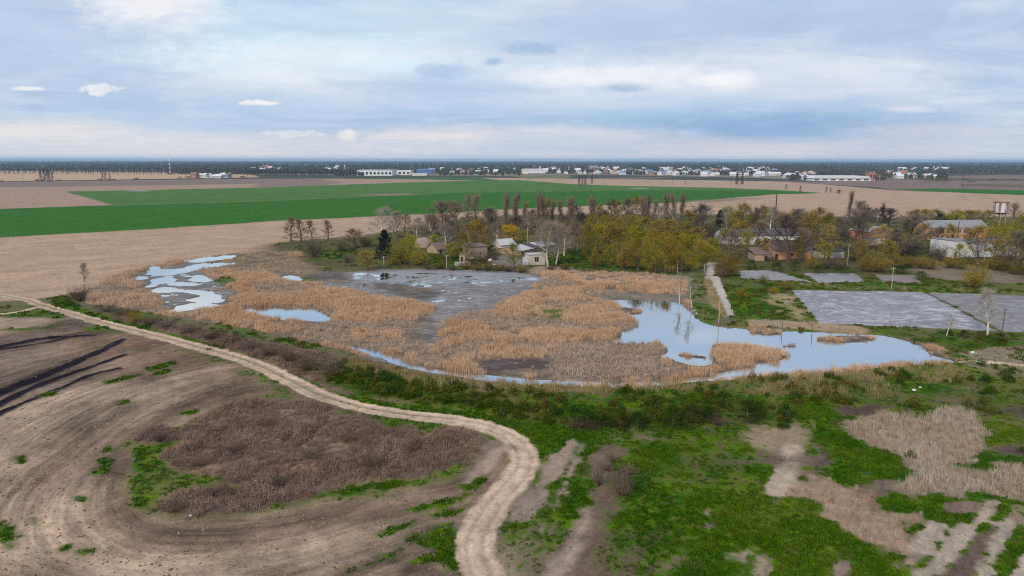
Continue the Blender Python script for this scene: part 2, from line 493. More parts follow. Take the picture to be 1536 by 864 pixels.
# water
def wat(px, namp=.6, nsc=4, soft=.5):
    layer(px, None, soft=3.2, namp=1.5, nsc=4, z=-.25, fray=1, shore=1)
    layer(px, None, soft=soft, namp=namp, nsc=nsc, z=-.25, fray=1, water=1, reed=0, broken=0)
wat([(912, 453), (930, 450), (985, 451), (1022, 456), (1034, 466), (1046, 480), (1077, 489), (1121, 493), (1157, 496), (1224, 498), (1291, 501), (1331, 503), (1384, 518), (1424, 536), (1439, 543), (1407, 548), (1341, 549), (1257, 558), (1174, 565), (1091, 570), (1024, 577), (945, 583), (845, 581), (772, 577), (705, 568), (700, 561), (780, 568), (850, 571), (945, 573), (1020, 570), (1091, 558), (1141, 547), (1179, 538), (1171, 528), (1107, 519), (1071, 517), (1069, 530), (1066, 545), (1045, 549), (1012, 541), (992, 535), (1005, 527), (985, 517), (919, 513), (930, 500), (957, 488), (940, 474), (942, 464)])
for p in ([(222, 403), (236, 399), (250, 404), (276, 402), (300, 396), (350, 394), (333, 400), (300, 404), (262, 412), (230, 413)],
          [(273, 391), (312, 385), (350, 382), (350, 387), (312, 392), (284, 394)],
          [(199, 417), (216, 414), (222, 418), (200, 421)],
          [(229, 419), (260, 416), (260, 422), (240, 426), (226, 431), (215, 430), (230, 425)],
          [(426, 415), (438, 413), (452, 419), (442, 422), (425, 421)],
          [(290, 415), (302, 413), (318, 419), (308, 423), (289, 421)],
          [(255, 423), (302, 426), (271, 429)],
          [(223, 435), (247, 431), (277, 434), (320, 439), (335, 449), (323, 454), (283, 450), (300, 444), (273, 439), (233, 439)],
          [(253, 467), (267, 459), (300, 455), (343, 460), (333, 464), (293, 464), (263, 468)],
          [(368, 463), (400, 460), (443, 461), (480, 466), (497, 480), (473, 482), (430, 479), (383, 472)]):
    wat(p, namp=1.7, nsc=4.5, soft=.6)
# reed islands in the open water
for p in ([(918, 466), (930, 461), (944, 462), (963, 465), (960, 471), (935, 472)],
          [(1122, 490), (1150, 492), (1173, 496), (1172, 502), (1150, 503), (1124, 499)],
          [(1228, 507), (1265, 503), (1312, 506), (1300, 514), (1262, 514), (1230, 511)],
          [(1175, 519), (1192, 517), (1192, 520), (1178, 521)],
          [(1382, 519), (1400, 518), (1424, 533), (1420, 537), (1396, 533)],
          [(1020, 531), (1058, 535), (1057, 538), (1022, 536)]):
    layer(p, (.25, .17, .11), soft=.4, namp=.4, nsc=2.2, z=-.25, fray=1.3, water=0, reed=.5, broken=.4)
wat([(512, 519), (545, 523), (585, 534), (612, 546), (660, 556), (700, 562), (700, 567), (655, 561), (605, 550), (575, 538), (540, 528)], namp=1.2)
# ---- dike and land in front of the pond
layer([(118, 458), (150, 470), (230, 486), (330, 504), (420, 522), (520, 540), (612, 555), (612, 600), (540, 600), (430, 562), (330, 526), (200, 492), (130, 470), (95, 455)], (.14, .10, .07), soft=1, namp=1.2, nsc=5, grass=.25, weed=.75, region='bank')
layer([(500, 548), (560, 558), (640, 570), (772, 582), (845, 586), (945, 588), (1091, 577), (1257, 564), (1407, 553), (1460, 548), (1536, 560), (EE, 640), (EE, 700), (1536, 610), (1400, 610), (1200, 625), (1060, 640), (930, 645), (800, 640), (700, 622), (560, 596), (480, 570)], (.11, .085, .03), soft=1, namp=1.5, nsc=5, grass=.62, hedge=.72, weed=0, region='bank')
layer([(520, 545), (640, 566), (772, 579), (945, 585), (1091, 574), (1257, 561), (1407, 551), (1407, 556), (1257, 571), (1091, 586), (945, 595), (772, 592), (640, 577), (540, 560)], (.22, .16, .09), soft=1, namp=2, nsc=5, grass=.45, stalk=.85, hedge=.3)
layer([(1020, 580), (1150, 575), (1330, 560), (1440, 552), (1536, 560), (1536, 575), (1400, 585), (1200, 600)], (.17, .125, .06), soft=1, namp=2.5, nsc=5, grass=.55, stalk=.35, hedge=.45)
layer([(1440, 545), (1536, 520), (EE, 600), (EE, 690), (1536, 575), (1470, 560)], (.22, .17, .12), soft=1, namp=2.5, nsc=7, grass=.4, pale=.35, stalk=0)
layer([(1430, 548), (1500, 546), (1600, 556), (1600, 560), (1500, 551)], TRACK, soft=.4, namp=.5, grass=.1)
# ---- lower ground, right and middle: green with patches
layer([(560, 600), (700, 622), (820, 640), (930, 648), (1060, 643), (1200, 628), (1400, 612), (1600, 612), (2100, 700), (3000, 1500), (760, 1500), (640, 1100), (720, 864), (740, 800), (790, 740), (812, 690), (760, 645), (650, 625)], (.13, .105, .06), soft=1, namp=1., nsc=5, grass=.88, hedge=0, stalk=0, region='meadow')
# green verge of the track
layer([(80, 455), (96, 448), (130, 466), (200, 488), (330, 522), (430, 560), (500, 590), (600, 606), (700, 622), (800, 640), (800, 655), (680, 634), (560, 618), (450, 582), (370, 548), (280, 520), (180, 495), (100, 470)], (.10, .09, .04), soft=.6, namp=.8, nsc=4, grass=.95, weed=0, hedge=0, stalk=0, region='verge')
# ---- the worked field on the left
FIELD = [(E, 500), (0, 473), (60, 466), (100, 473), (190, 498), (290, 524), (380, 550), (430, 574), (500, 604), (600, 622), (700, 640), (760, 660), (770, 690), (735, 735), (700, 790), (690, 840), (700, 1000), (700, 1500), (-2200, 1500)]
layer(FIELD, SOIL, soft=.7, namp=1, nsc=5, grass=.1, samt=1, region='worked_field', weed=0)
layer([(0, 605), (100, 570), (330, 560), (340, 590), (200, 640), (130, 700), (140, 770), (330, 800), (600, 770), (700, 740), (690, 860), (0, 1000), (-300, 864), (-300, 640)], SOILL, soft=5, namp=5, nsc=10, grass=.07)
layer([(150, 690), (180, 650), (300, 590), (380, 560), (390, 580), (300, 615), (210, 660), (180, 700), (185, 760), (300, 790), (600, 745), (720, 690), (725, 715), (600, 770), (300, 815), (190, 790), (150, 740)], (.13, .085, .062), soft=1.5, namp=1.5, nsc=6)
layer([(0, 476), (60, 465), (100, 470), (195, 498), (290, 524), (390, 552), (430, 576), (450, 592), (400, 590), (380, 560), (330, 545), (280, 548), (230, 520), (150, 512), (110, 490), (60, 495), (0, 498)], (.12, .10, .05), soft=1.2, namp=2, nsc=6, grass=.66)
layer([(90, 478), (120, 474), (130, 490), (95, 492)], (.24, .18, .15), soft=1, namp=1.5, grass=.2, weed=.4)
layer([(0, 478), (75, 478), (70, 490), (0, 493)], (.26, .19, .14), soft=1, namp=1, grass=.15)
layer([(0, 506), (160, 502), (190, 520), (180, 550), (0, 590)], (.16, .115, .088), soft=2, namp=2, nsc=6, grass=.15)
layer([(90, 515), (230, 505), (370, 556), (330, 550), (250, 556), (180, 560)], (.19, .12, .085), soft=2, namp=2, grass=.25)
# dark streaks of fresh organic earth
for p, w in (([(-160, 655), (-60, 620), (0, 590), (70, 562), (130, 537), (185, 511)], [3.6, 3.4, 3.1, 2.6, 1.8]),
             ([(-160, 688), (-60, 646), (0, 607), (70, 574), (140, 550), (187, 534)], [2.6, 2.4, 2.1, 1.8, 1.4]),
             ([(-160, 712), (-60, 664), (0, 622), (80, 588), (140, 563), (178, 554)], [2.6, 2.2, 1.8, 1.5, 1.1]),
             ([(-160, 540), (-60, 532), (0, 522), (60, 511), (140, 505)], [4.4, 4.0, 3.4, 2.6, 1.4]),
             ([(-100, 536), (0, 526), (60, 517), (100, 510)], [2.2, 1.8, 1.4, .8])):
    stripe(p, w, BLACK, soft=.3, namp=.5, nsc=3, grass=0, heap=1, samt=.35, region='worked_field')
stripe([(0, 583), (100, 543), (170, 518)], [1.2, 1., .6], (.10, .07, .05), soft=.4, namp=.4)
for p in ([(155, 575), (180, 566), (205, 562), (208, 565), (175, 575)], [(225, 553), (250, 545), (255, 550), (230, 556)], [(58, 596), (80, 588), (82, 592), (62, 597)],
          [(0, 786), (18, 792), (28, 806), (0, 812)], [(45, 778), (70, 786), (68, 791), (48, 786)], [(8, 816), (26, 814), (24, 821), (8, 822)], [(88, 820), (106, 818), (108, 827), (90, 826)], [(116, 824), (140, 822), (140, 829), (118, 830)],
          [(156, 668), (166, 667), (168, 675), (158, 676)], [(152, 690), (163, 688), (164, 696), (153, 697)], [(150, 703), (162, 703), (160, 710), (150, 709)], [(24, 685), (38, 682), (38, 692), (24, 692)], [(176, 604), (190, 602), (192, 606), (178, 608)], [(230, 562), (250, 556), (252, 560), (235, 565)], [(270, 620), (290, 616), (292, 620), (272, 624)], [(118, 745), (130, 748), (128, 754), (118, 752)]):
    layer(p, (.09, .09, .04), soft=.5, namp=.5, nsc=1.5, grass=.95)
# the island of dead weeds with its green rim
layer([(280, 636), (340, 604), (400, 588), (440, 596), (560, 620), (700, 636), (745, 652), (765, 676), (756, 692), (735, 690), (690, 716), (600, 738), (500, 752), (400, 772), (300, 780), (236, 776), (200, 752), (186, 716), (190, 680), (216, 650)], (.155, .135, .055), soft=.8, namp=1.1, nsc=4, grass=.60, samt=0, region='rough_island')
layer([(262, 676), (295, 633), (353, 600), (400, 596), (467, 606), (512, 616), (560, 628), (630, 640), (700, 643), (722, 656), (712, 676), (688, 697), (652, 712), (612, 722), (562, 723), (512, 734), (467, 750), (400, 764), (333, 771), (287, 774), (246, 766), (238, 752), (262, 738), (293, 729), (303, 713), (262, 696)], (.145, .095, .075), soft=.8, namp=1.5, nsc=4, grass=.1, weed=.92)
layer([(205, 650), (235, 640), (275, 644), (280, 656), (245, 664), (215, 664)], (.13, .085, .07), soft=.6, namp=.8, nsc=3, grass=.1, weed=.9)
layer([(300, 712), (350, 715), (360, 728), (310, 732), (280, 726)], (.14, .11, .06), soft=.8, namp=1.5, nsc=3, grass=.55, weed=.3)
layer([(560, 622), (650, 632), (640, 645), (580, 640)], (.13, .10, .06), soft=.8, namp=1.2, nsc=3, grass=.75, weed=.15)
layer([(735, 664), (750, 672), (738, 700), (700, 716), (712, 690)], (.20, .145, .115), soft=.6, namp=.8, nsc=3, grass=.2)
# left of the track's bend: green strips among soil
for p in ([(600, 764), (640, 752), (700, 740), (686, 752), (640, 764), (604, 768)], [(575, 796), (600, 786), (622, 778), (618, 788), (585, 800)], [(604, 809), (640, 792), (672, 780), (684, 790), (680, 815), (705, 852), (700, 866), (672, 852), (620, 842), (650, 824)],
          [(512, 852), (560, 838), (602, 822), (585, 838), (540, 856), (505, 862)], [(700, 722), (728, 716), (720, 728), (700, 732)], [(520, 735), (560, 727), (600, 722), (600, 727), (540, 737)], [(655, 770), (690, 760), (690, 768), (665, 776)]):
    layer(p, (.10, .09, .04), soft=.5, namp=.7, nsc=2.5, grass=.95)
layer([(600, 850), (650, 846), (690, 862), (680, 900), (580, 900)], (.11, .075, .055), soft=.6, namp=.8, grass=.2)
# ---- right of the track: torn strips
D = dict(soft=.6, namp=.9, nsc=1.8, grass=.22, fray=1.3)
layer([(900, 700), (960, 690), (1010, 720), (1010, 770), (960, 800), (920, 790)], (.12, .12, .03), soft=3, namp=3, nsc=5, grass=.74)
layer([(845, 664), (866, 660), (862, 676), (840, 714), (822, 726), (808, 712)], (.29, .21, .165), **D)
layer([(762, 763), (782, 742), (812, 719), (825, 733), (805, 763), (795, 778), (765, 786)], (.25, .185, .15), **D)
layer([(870, 666), (880, 664), (872, 690), (856, 720), (838, 762), (828, 760), (848, 712)], (.27, .20, .155), **{**D, 'grass': .35})
layer([(889, 676), (945, 673), (945, 716), (925, 756), (914, 809), (909, 1000), (740, 1000), (812, 864), (849, 816), (875, 766), (889, 719)], (.15, .10, .08), **D)
layer([(876, 770), (890, 764), (870, 826), (848, 880), (820, 1000), (730, 1000), (812, 864), (848, 818)], (.34, .255, .20), soft=.6, namp=.7, nsc=2, grass=.08)
layer([(893, 676), (918, 672), (935, 690), (930, 720), (905, 720), (890, 700)], (.22, .155, .13), soft=.8, namp=1, nsc=2.5, grass=.1, weed=.25)
layer([(770, 790), (800, 790), (820, 806), (800, 840), (775, 830)], (.19, .14, .10), soft=.8, namp=1.6, nsc=2.5, grass=.45)
layer([(915, 800), (945, 790), (990, 800), (985, 850), (960, 1000), (905, 1000)], (.12, .085, .055), soft=1.5, namp=2.2, nsc=3, grass=.42)
layer([(1010, 828), (1024, 818), (1010, 850), (985, 870)], (.2, .14, .10), soft=.6, namp=.8, nsc=2.5, grass=.25)
layer([(920, 650), (985, 655), (980, 665), (900, 662)], (.24, .17, .13), soft=.8, namp=1.4, nsc=3, grass=.35)
# right-hand patches
layer([(1080, 600), (1180, 585), (1330, 572), (1440, 560), (1600, 580), (1900, 680), (1600, 690), (1480, 640), (1300, 616), (1260, 690), (1180, 680), (1120, 650)], (.135, .098, .055), soft=3, namp=4, nsc=6, grass=.56, hedge=.3)
layer([(1000, 640), (1090, 650), (1120, 690), (1060, 720), (1000, 690)], (.13, .095, .05), soft=3, namp=3, nsc=5, grass=.62)
layer([(930, 660), (1010, 680), (1040, 740), (1000, 790), (940, 780), (930, 720)], (.12, .11, .045), soft=3, namp=3, nsc=5, grass=.66)
layer([(1117, 668), (1140, 645), (1184, 642), (1210, 625), (1226, 645), (1210, 690), (1182, 736), (1148, 736), (1174, 690)], (.26, .19, .125), soft=.8, namp=1.6, nsc=3, grass=.25, pale=.2)
layer([(1172, 672), (1200, 668), (1205, 690), (1190, 720), (1178, 742), (1148, 738), (1165, 705)], (.34, .265, .20), soft=.6, namp=.9, nsc=2.5, fray=1.3, grass=.1)
layer([(1090, 692), (1137, 680), (1174, 692), (1111, 708)], (.12, .085, .065), soft=1, namp=1.6, nsc=3, grass=.35)
layer([(1210, 675), (1257, 666), (1258, 696), (1210, 716)], (.135, .09, .075), soft=1, namp=1.6, nsc=3, grass=.2)
layer([(1190, 730), (1237, 718), (1278, 730), (1318, 736), (1324, 762), (1390, 772), (1376, 796), (1345, 816), (1305, 808), (1255, 776), (1211, 752)], (.30, .20, .135), soft=.8, namp=1.6, nsc=3, grass=.08, pale=.55)
layer([(1180, 600), (1230, 605), (1260, 650), (1300, 690), (1345, 690), (1350, 715), (1290, 705), (1250, 680), (1215, 640)], (.06, .07, .03), soft=1, namp=1.5, nsc=4, grass=1, hedge=.22)
layer([(1290, 715), (1330, 722), (1370, 738), (1350, 745), (1300, 738)], (.16, .11, .085), soft=1, namp=1.2, nsc=3, grass=.2)
layer([(1272, 638), (1318, 622), (1364, 626), (1397, 618), (1421, 612), (1474, 630), (1468, 654), (1460, 692), (1435, 704), (1490, 712), (1600, 730), (1600, 762), (1470, 753), (1424, 742), (1344, 730), (1357, 710), (1344, 686), (1311, 672), (1277, 656)], (.28, .22, .17), soft=.8, namp=1.6, nsc=3.5, grass=.12, pale=.95)
layer([(1470, 690), (1536, 700), (1600, 705), (1600, 722), (1500, 712)], (.30, .20, .12), soft=1, namp=1.5, nsc=3, grass=.3, pale=.6)
layer([(1270, 612), (1324, 608), (1324, 624), (1270, 624)], (.075, .05, .04), soft=1, namp=1.6, nsc=3, grass=.2)
layer([(1500, 608), (1560, 612), (1560, 628), (1510, 622)], (.06, .045, .035), soft=1, namp=1.4, nsc=3, grass=.2)
layer([(1500, 670), (1560, 674), (1560, 694), (1510, 684)], (.09, .06, .05), soft=1, namp=1.2, nsc=3, grass=.2)
for p, c, gr in (([(1390, 788), (1424, 789), (1398, 830), (1364, 824)], (.33, .27, .21), .1), ([(1430, 792), (1466, 796), (1424, 850), (1380, 880), (1362, 864), (1400, 832)], (.33, .27, .21), .08),
              ([(1466, 804), (1494, 789), (1472, 848), (1440, 900), (1400, 890), (1427, 850)], (.11, .075, .06), .15), ([(1497, 790), (1526, 782), (1494, 850), (1470, 900), (1440, 900), (1472, 850)], (.32, .26, .205), .1),
              ([(1540, 825), (1580, 830), (1560, 900), (1515, 900)], (.32, .26, .205), .1), ([(1470, 762), (1500, 756), (1478, 790), (1456, 790)], (.31, .245, .185), .15),
              ([(1420, 756), (1470, 758), (1462, 772), (1420, 768)], (.17, .12, .095), .25), ([(1520, 760), (1600, 765), (1600, 800), (1528, 790)], (.24, .17, .12), .3)):
    layer(p, c, soft=.4, namp=.7, nsc=1.8, fray=1.2, grass=gr)
for p in ([(1130, 830), (1150, 832), (1160, 864), (1125, 864)], [(1050, 760), (1072, 764), (1066, 775), (1050, 772)], [(1060, 785), (1072, 782), (1066, 792)], [(1260, 845), (1275, 842), (1268, 864), (1250, 866)], [(1355, 835), (1370, 832), (1368, 850), (1352, 848)], [(1095, 826), (1130, 824), (1120, 838), (1092, 838)]):
    layer(p, (.27, .20, .15), soft=.5, namp=.9, nsc=2, grass=.25)
# concrete path and farm lane beyond the pond
layer([(1060, 417), (1079, 418), (1103, 474), (1092, 473), (1066, 421)], (.42, .37, .32), soft=.2, namp=.3, nsc=2, smooth=False, grass=0, hedge=0, stalk=0, pale=0, region='concrete_path')
layer([(1056, 420), (1065, 421), (1090, 472), (1078, 468), (1062, 448)], (.26, .19, .11), soft=.5, namp=.5, grass=.1, stalk=.4)
layer([(1061, 394), (1075, 394), (1070, 404), (1072, 413), (1060, 413), (1062, 403)], (.42, .36, .30), soft=.3, namp=.4, grass=.05, region='concrete_path')
layer([(1058, 414.5), (1078, 414.5), (1080, 418), (1057, 418)], (.48, .43, .37), soft=.2, namp=.2, grass=0, smooth=False)
layer([(1030, 415), (1048, 408), (1056, 425), (1062, 455), (1075, 472), (1110, 482), (1120, 489), (1080, 484), (1050, 474), (1038, 450)], (.16, .13, .08), soft=.6, namp=1, nsc=4, grass=.55, pale=.25)
# ---- the dirt track
TRK = [(-700, 360), (-300, 395), (0, 442.5), (55, 456), (100, 470), (200, 497), (300, 522), (380, 546), (430, 568), (480, 592), (540, 609), (600, 620), (680, 630), (740, 643), (775, 662), (788, 690), (776, 715), (752, 742), (732, 768), (718, 792), (712, 815), (718, 842), (732, 875), (770, 960)]
TRKW = stripe(TRK, [2.5, 2.2, 2.0, 2.0, 2.2, 2.8, 3.4, 3.8, 4.1], TRACK, soft=.4, namp=.38, nsc=1.6, grass=.03, weed=0, samt=0, region='dirt_track', seed=11)
stripe([(0, 472), (30, 468), (55, 462), (66, 462)], 1.6, TRACK, soft=.3, namp=.3, grass=.1)
stripe([(700, 722), (735, 692), (745, 680), (765, 672)], [1, 1.6, 2], (.34, .25, .19), soft=.6, namp=.8, grass=.15)
_ix = near_idx(TRKW, 4)
_d, _al = seg_dist(X[_ix], Y[_ix], TRKW, False)
_tot = _al.max()
_cut = _al[np.argmin((X[_ix] - gp(640, 625)[0]) ** 2 + (Y[_ix] - gp(640, 625)[1]) ** 2)]
_m = np.exp(-(_d / .42) ** 2) * sstep(_cut + 10, _cut - 6, _al)
_m = _m * (.55 + .6 * fbm(X[_ix] / 3, Y[_ix] / 3, 44))
colr[_ix] += (np.array((.20, .16, .09))[None] - colr[_ix]) * np.clip(_m, 0, .8)[:, None]
CH['grass'][_ix] = np.maximum(CH['grass'][_ix], np.clip(_m, 0, 1) * .5)
CH['rut'][_ix] = np.exp(-((_d - .85) / .3) ** 2)
_m = np.exp(-((_d - .85) / .28) ** 2) * (.35 + .65 * fbm(X[_ix] / 4, Y[_ix] / 4, 47)) + .7 * np.exp(-((_d - 1.75) / .22) ** 2) * sstep(_cut - 6, _cut + 12, _al) * fbm(X[_ix] / 3, Y[_ix] / 3, 48)
colr[_ix] *= (1 - .34 * np.clip(_m, 0, 1))[:, None]
colr[_ix] *= (1 - .16 * sstep(.5, .7, fbm(X[_ix] / 1.6, Y[_ix] / 1.6, 49, 4)) * (_d < 3))[:, None]

# ---- furrow coordinate of the worked field: runs round the island like a plough does
GUIDE = to_world([(252, 680), (300, 633), (380, 598), (470, 596), (640, 632), (735, 650), (745, 675), (700, 712), (560, 740), (420, 775), (300, 785), (235, 772), (215, 740), (225, 705)])
_ix = np.nonzero(CH['samt'] > .02)[0]
_sd, _ = seg_dist(X[_ix], Y[_ix], smooth_poly(GUIDE), True)
CH['streak'][_ix] = _sd + 1.6 * (fbm(X[_ix] / 14, Y[_ix] / 14, 61, 3) - .5)
_far = Y[_ix] > 190
_a, _b = np.array(gp(0, 357)), np.array(gp(400, 332))
_n = np.array([-(_b - _a)[1], (_b - _a)[0]]) / np.linalg.norm(_b - _a)
CH['streak'][_ix[_far]] = (X[_ix[_far]] * _n[0] + Y[_ix[_far]] * _n[1]) * .35

# ---- drift of growth and of soil tone over the near land
ni = np.nonzero((Y > 40) & (Y < 480) & (np.abs(X) < 420))[0]
gg = CH['grass'][ni]
gg = gg + (fbm(X[ni] / 5, Y[ni] / 5, 81, 5) - .5) * .62 * sstep(.04, .3, gg) - .12 * sstep(.52, .66, fbm(X[ni] / 15, Y[ni] / 15, 82, 4)) * sstep(.6, .8, gg) * (Y[ni] < 150)
CH['grass'][ni] = np.clip(gg, 0, 1)
tone = fbm(X[ni] / 11, Y[ni] / 11, 83, 5)
wk = CH['samt'][ni] * (Y[ni] < 190)
colr[ni] *= (1 + wk * (tone - .5) * 1.9)[:, None]
wd = CH['weed'][ni]
t2 = fbm(X[ni] / 4, Y[ni] / 4, 84, 4)
colr[ni] += (np.array((.25, .165, .11))[None] - colr[ni]) * (wd * sstep(.5, .65, t2) * .8)[:, None]
colr[ni] += (np.array((.075, .05, .04))[None] - colr[ni]) * (wd * sstep(.5, .35, t2) * .8)[:, None]
rd = CH['reed'][ni]
t3 = fbm(X[ni] / 14, Y[ni] / 9, 85, 5)
CH['broken'][ni] = np.maximum(CH['broken'][ni], .55 * sstep(.50, .62, t3) * (rd > .3))
t4 = fbm(X[ni] / 4.5, Y[ni] / 3.5, 86, 4)
CH['reed'][ni] = np.clip(rd - (.7 * sstep(.53, .66, t3) + .55 * sstep(.54, .66, t4)) * (rd > .1), 0, 1)
colr[ni] += (np.array((.115, .088, .068))[None] - colr[ni]) * (CH['pond'][ni] * (rd > .1) * sstep(.52, .64, t4) * .8)[:, None]
colr[ni] += (np.array((.23, .165, .115))[None] - colr[ni]) * (CH['pond'][ni] * (1 - np.clip(CH['wet'][ni], 0, 1)) * sstep(.5, .62, t3) * .8)[:, None]
sh = np.clip(CH['shore'][ni] * (1 - CH['water'][ni]) * CH['pond'][ni], 0, 1)
colr[ni] += (np.array((.085, .068, .052))[None] - colr[ni]) * (sh * .85)[:, None]
CH['wet'][ni] = np.maximum(CH['wet'][ni], sh * .5)
# ---- mowing and tyre rows of the meadow
CH['clod'] = CH['samt'] * (Y < 200)
_mi = np.nonzero((REG == REGN.index('meadow')) & (CH['samt'] < .05))[0]
_a, _b = np.array(gp(1000, 860)), np.array(gp(1110, 700))
_n = np.array([-(_b - _a)[1], (_b - _a)[0]]) / np.linalg.norm(_b - _a)
CH['streak'][_mi] = (X[_mi] * _n[0] + Y[_mi] * _n[1]) * .9 + 1.2 * (fbm(X[_mi] / 10, Y[_mi] / 10, 63, 3) - .5)
CH['samt'][_mi] = .5
# ---- heights
Z = np.zeros(NV)
near = (Y > 40) & (Y < 470) & (np.abs(X) < 420)
ni = np.nonzero(near)[0]
x_, y_ = X[ni], Y[ni]
Z[ni] += (fbm(x_ / 30, y_ / 30, 71, 3) - .5) * .8 * sstep(40, 60, y_)
CREST = smooth_poly(to_world([(90, 440), (150, 466), (250, 490), (350, 508), (430, 528), (520, 552), (640, 577), (772, 590), (945, 594), (1091, 582), (1257, 568), (1407, 555), (1470, 545), (1560, 560)]), False)
_d, _ = seg_dist(x_, y_, CREST, False)
Z[ni] += .55 * np.exp(-(_d / 5.0) ** 2)
Z[ni] += CH['grass'][ni] * (fbm(x_ / 1.1, y_ / 1.1, 72, 3) - .5) * .38 + (fbm(x_ / .7, y_ / .7, 73, 2) - .5) * .10
Z[ni] += CH['clod'][ni] * (vnoise(CH['streak'][ni] / .8, x_ / 25, 74) - .5) * .22
Z[ni] -= .12 * CH['rut'][ni]
Z[ni] += CH['heap'][ni] * (.22 + .3 * (fbm(x_ / 1.2, y_ / 1.2, 77, 3) - .5))
Z[ni] += CH['weed'][ni] * (fbm(x_ / 5, y_ / 5, 78, 4) - .42) * 1.5
Z[ni] += CH['hedge'][ni] * (fbm(x_ / 6, y_ / 6, 79, 3) - .4) * 1.2
pm = sstep(.2, .9, CH['pond'][ni])
wt = CH['wet'][ni] * pm
bed = -.06 + (fbm(x_ / 6, y_ / 6, 75, 4) - .5) * .18 - .17 * wt + wt * (fbm(x_ / 3, y_ / 3, 76, 4) - .5) * .34
bed = bed * (1 - CH['water'][ni]) + (-1.1) * CH['water'][ni]
Z[ni] = Z[ni] * (1 - pm) + bed * pm
# water outside the strict basin outline also digs
Z[ni] = np.where((pm < .5) & (CH['water'][ni] > .5), -.6, Z[ni])

def ground_z(x, y):
    return float(Z[lookup(np.array([x]), np.array([y]))[0]])

# ---- ground material
def ground_material():
    m, nt, out = new_mat('ground')
    g = N(nt)
    p = g.pos()
    base = g.attr('base_colour', 'Color')
    grass, wet, streak, samt, salt = (g.attr(k) for k in ('grass', 'wet', 'streak', 'samt', 'salt'))
    nf = g.noise(p, 2.6, 6, 0.72)
    nm = g.noise(p, 0.55, 4, 0.6)
    nl = g.noise(p, 0.07, 4, 0.6)
    k = g.math('ADD', g.math('MULTIPLY', nf, .45), g.math('ADD', g.math('MULTIPLY', nm, .35), g.math('MULTIPLY', nl, .2)))
    k = g.maprange(k, .34, .66, .56, 1.44)
    soil = g.mix(1.0, base, g.xyz(k, k, k), 'MULTIPLY')
    sp = g.sep(p)
    sv = g.xyz(g.math('MULTIPLY', streak, 1.15), g.math('MULTIPLY', sp[0], .09), g.math('MULTIPLY', sp[1], .09))
    s1 = g.noise(sv, 1.0, 4, .7)
    sv2 = g.xyz(g.math('MULTIPLY', streak, .28), g.math('MULTIPLY', sp[0], .015), g.math('MULTIPLY', sp[1], .015))
    s2 = g.noise(sv2, 1.0, 3, .6)
    ss = g.maprange(g.math('ADD', g.math('MULTIPLY', s1, .55), g.math('MULTIPLY', s2, .45)), .36, .64, .58, 1.42)
    sk = g.mix(samt, (1, 1, 1), g.xyz(ss, ss, g.math('MULTIPLY', ss, .98)))
    soil = g.mix(1.0, soil, sk, 'MULTIPLY')
    # salt and silt marks on the wet flats
    w1 = g.maprange(g.noise(g.xyz(g.math('MULTIPLY', sp[0], .16), g.math('MULTIPLY', sp[1], .42), 0.), 1.0, 6, .7, .6), .5, .62, 0, .7, True)
    soil = g.mix(g.math('MULTIPLY', w1, wet), soil, (.36, .37, .40))
    sw = g.noise(g.xyz(g.math('MULTIPLY', sp[0], .085), g.math('MULTIPLY', sp[1], .13), 2.), 1.0, 8, .72, 2.6)
    sw = g.maprange(sw, .46, .64, 0, 1, True)
    soil = g.mix(g.math('MULTIPLY', sw, salt), soil, (.43, .43, .465))
    sd2 = g.maprange(g.noise(g.xyz(g.math('MULTIPLY', sp[0], .05), g.math('MULTIPLY', sp[1], .16), 7.), 1.0, 6, .7, 1.), .52, .68, 0, .6, True)
    soil = g.mix(g.math('MULTIPLY', sd2, salt), soil, (.19, .18, .185))
    # grass
    gth = g.math('ADD', grass, g.math('MULTIPLY', g.math('SUBTRACT', g.math('ADD', g.math('MULTIPLY', nm, .55), g.math('MULTIPLY', nf, .45)), .5), 1.9))
    gth = g.math('ADD', gth, g.math('MULTIPLY', samt, g.math('MULTIPLY', g.math('SUBTRACT', g.math('ADD', g.math('MULTIPLY', s1, .5), g.math('MULTIPLY', s2, .5)), .5), 2.0)))
    gm = g.maprange(gth, .33, .72, 0, 1, True)
    gn = g.maprange(g.noise(p, .16, 4, .6), .36, .64, 0, 1, True)
    gc = g.mix(gn, (.020, .078, .003), (.072, .138, .005))
    gy = g.maprange(g.noise(p, .045, 4, .6), .48, .62, 0, .7, True)
    gc = g.mix(gy, gc, (.098, .135, .010))
    gt = g.maprange(g.noise(p, .32, 5, .65, .5), .50, .68, 0, .8, True)
    gc = g.mix(gt, gc, (.082, .078, .022))
    gk = g.maprange(nf, .32, .68, .45, 1.55)
    gc = g.mix(1.0, gc, g.xyz(gk, gk, gk), 'MULTIPLY')
    c = g.mix(gm, soil, gc)
    rough = g.maprange(g.math('MULTIPLY', wet, g.maprange(nl, .4, .6, .2, 1.)), 0, 1, .95, .38)
    h = g.math('ADD', g.math('MULTIPLY', nf, .35), g.math('MULTIPLY', nm, .8))
    g.bsdf(out, c, rough, g.bump(h, .6, .4), 0.03)
    return m
GROUND = ground_material()

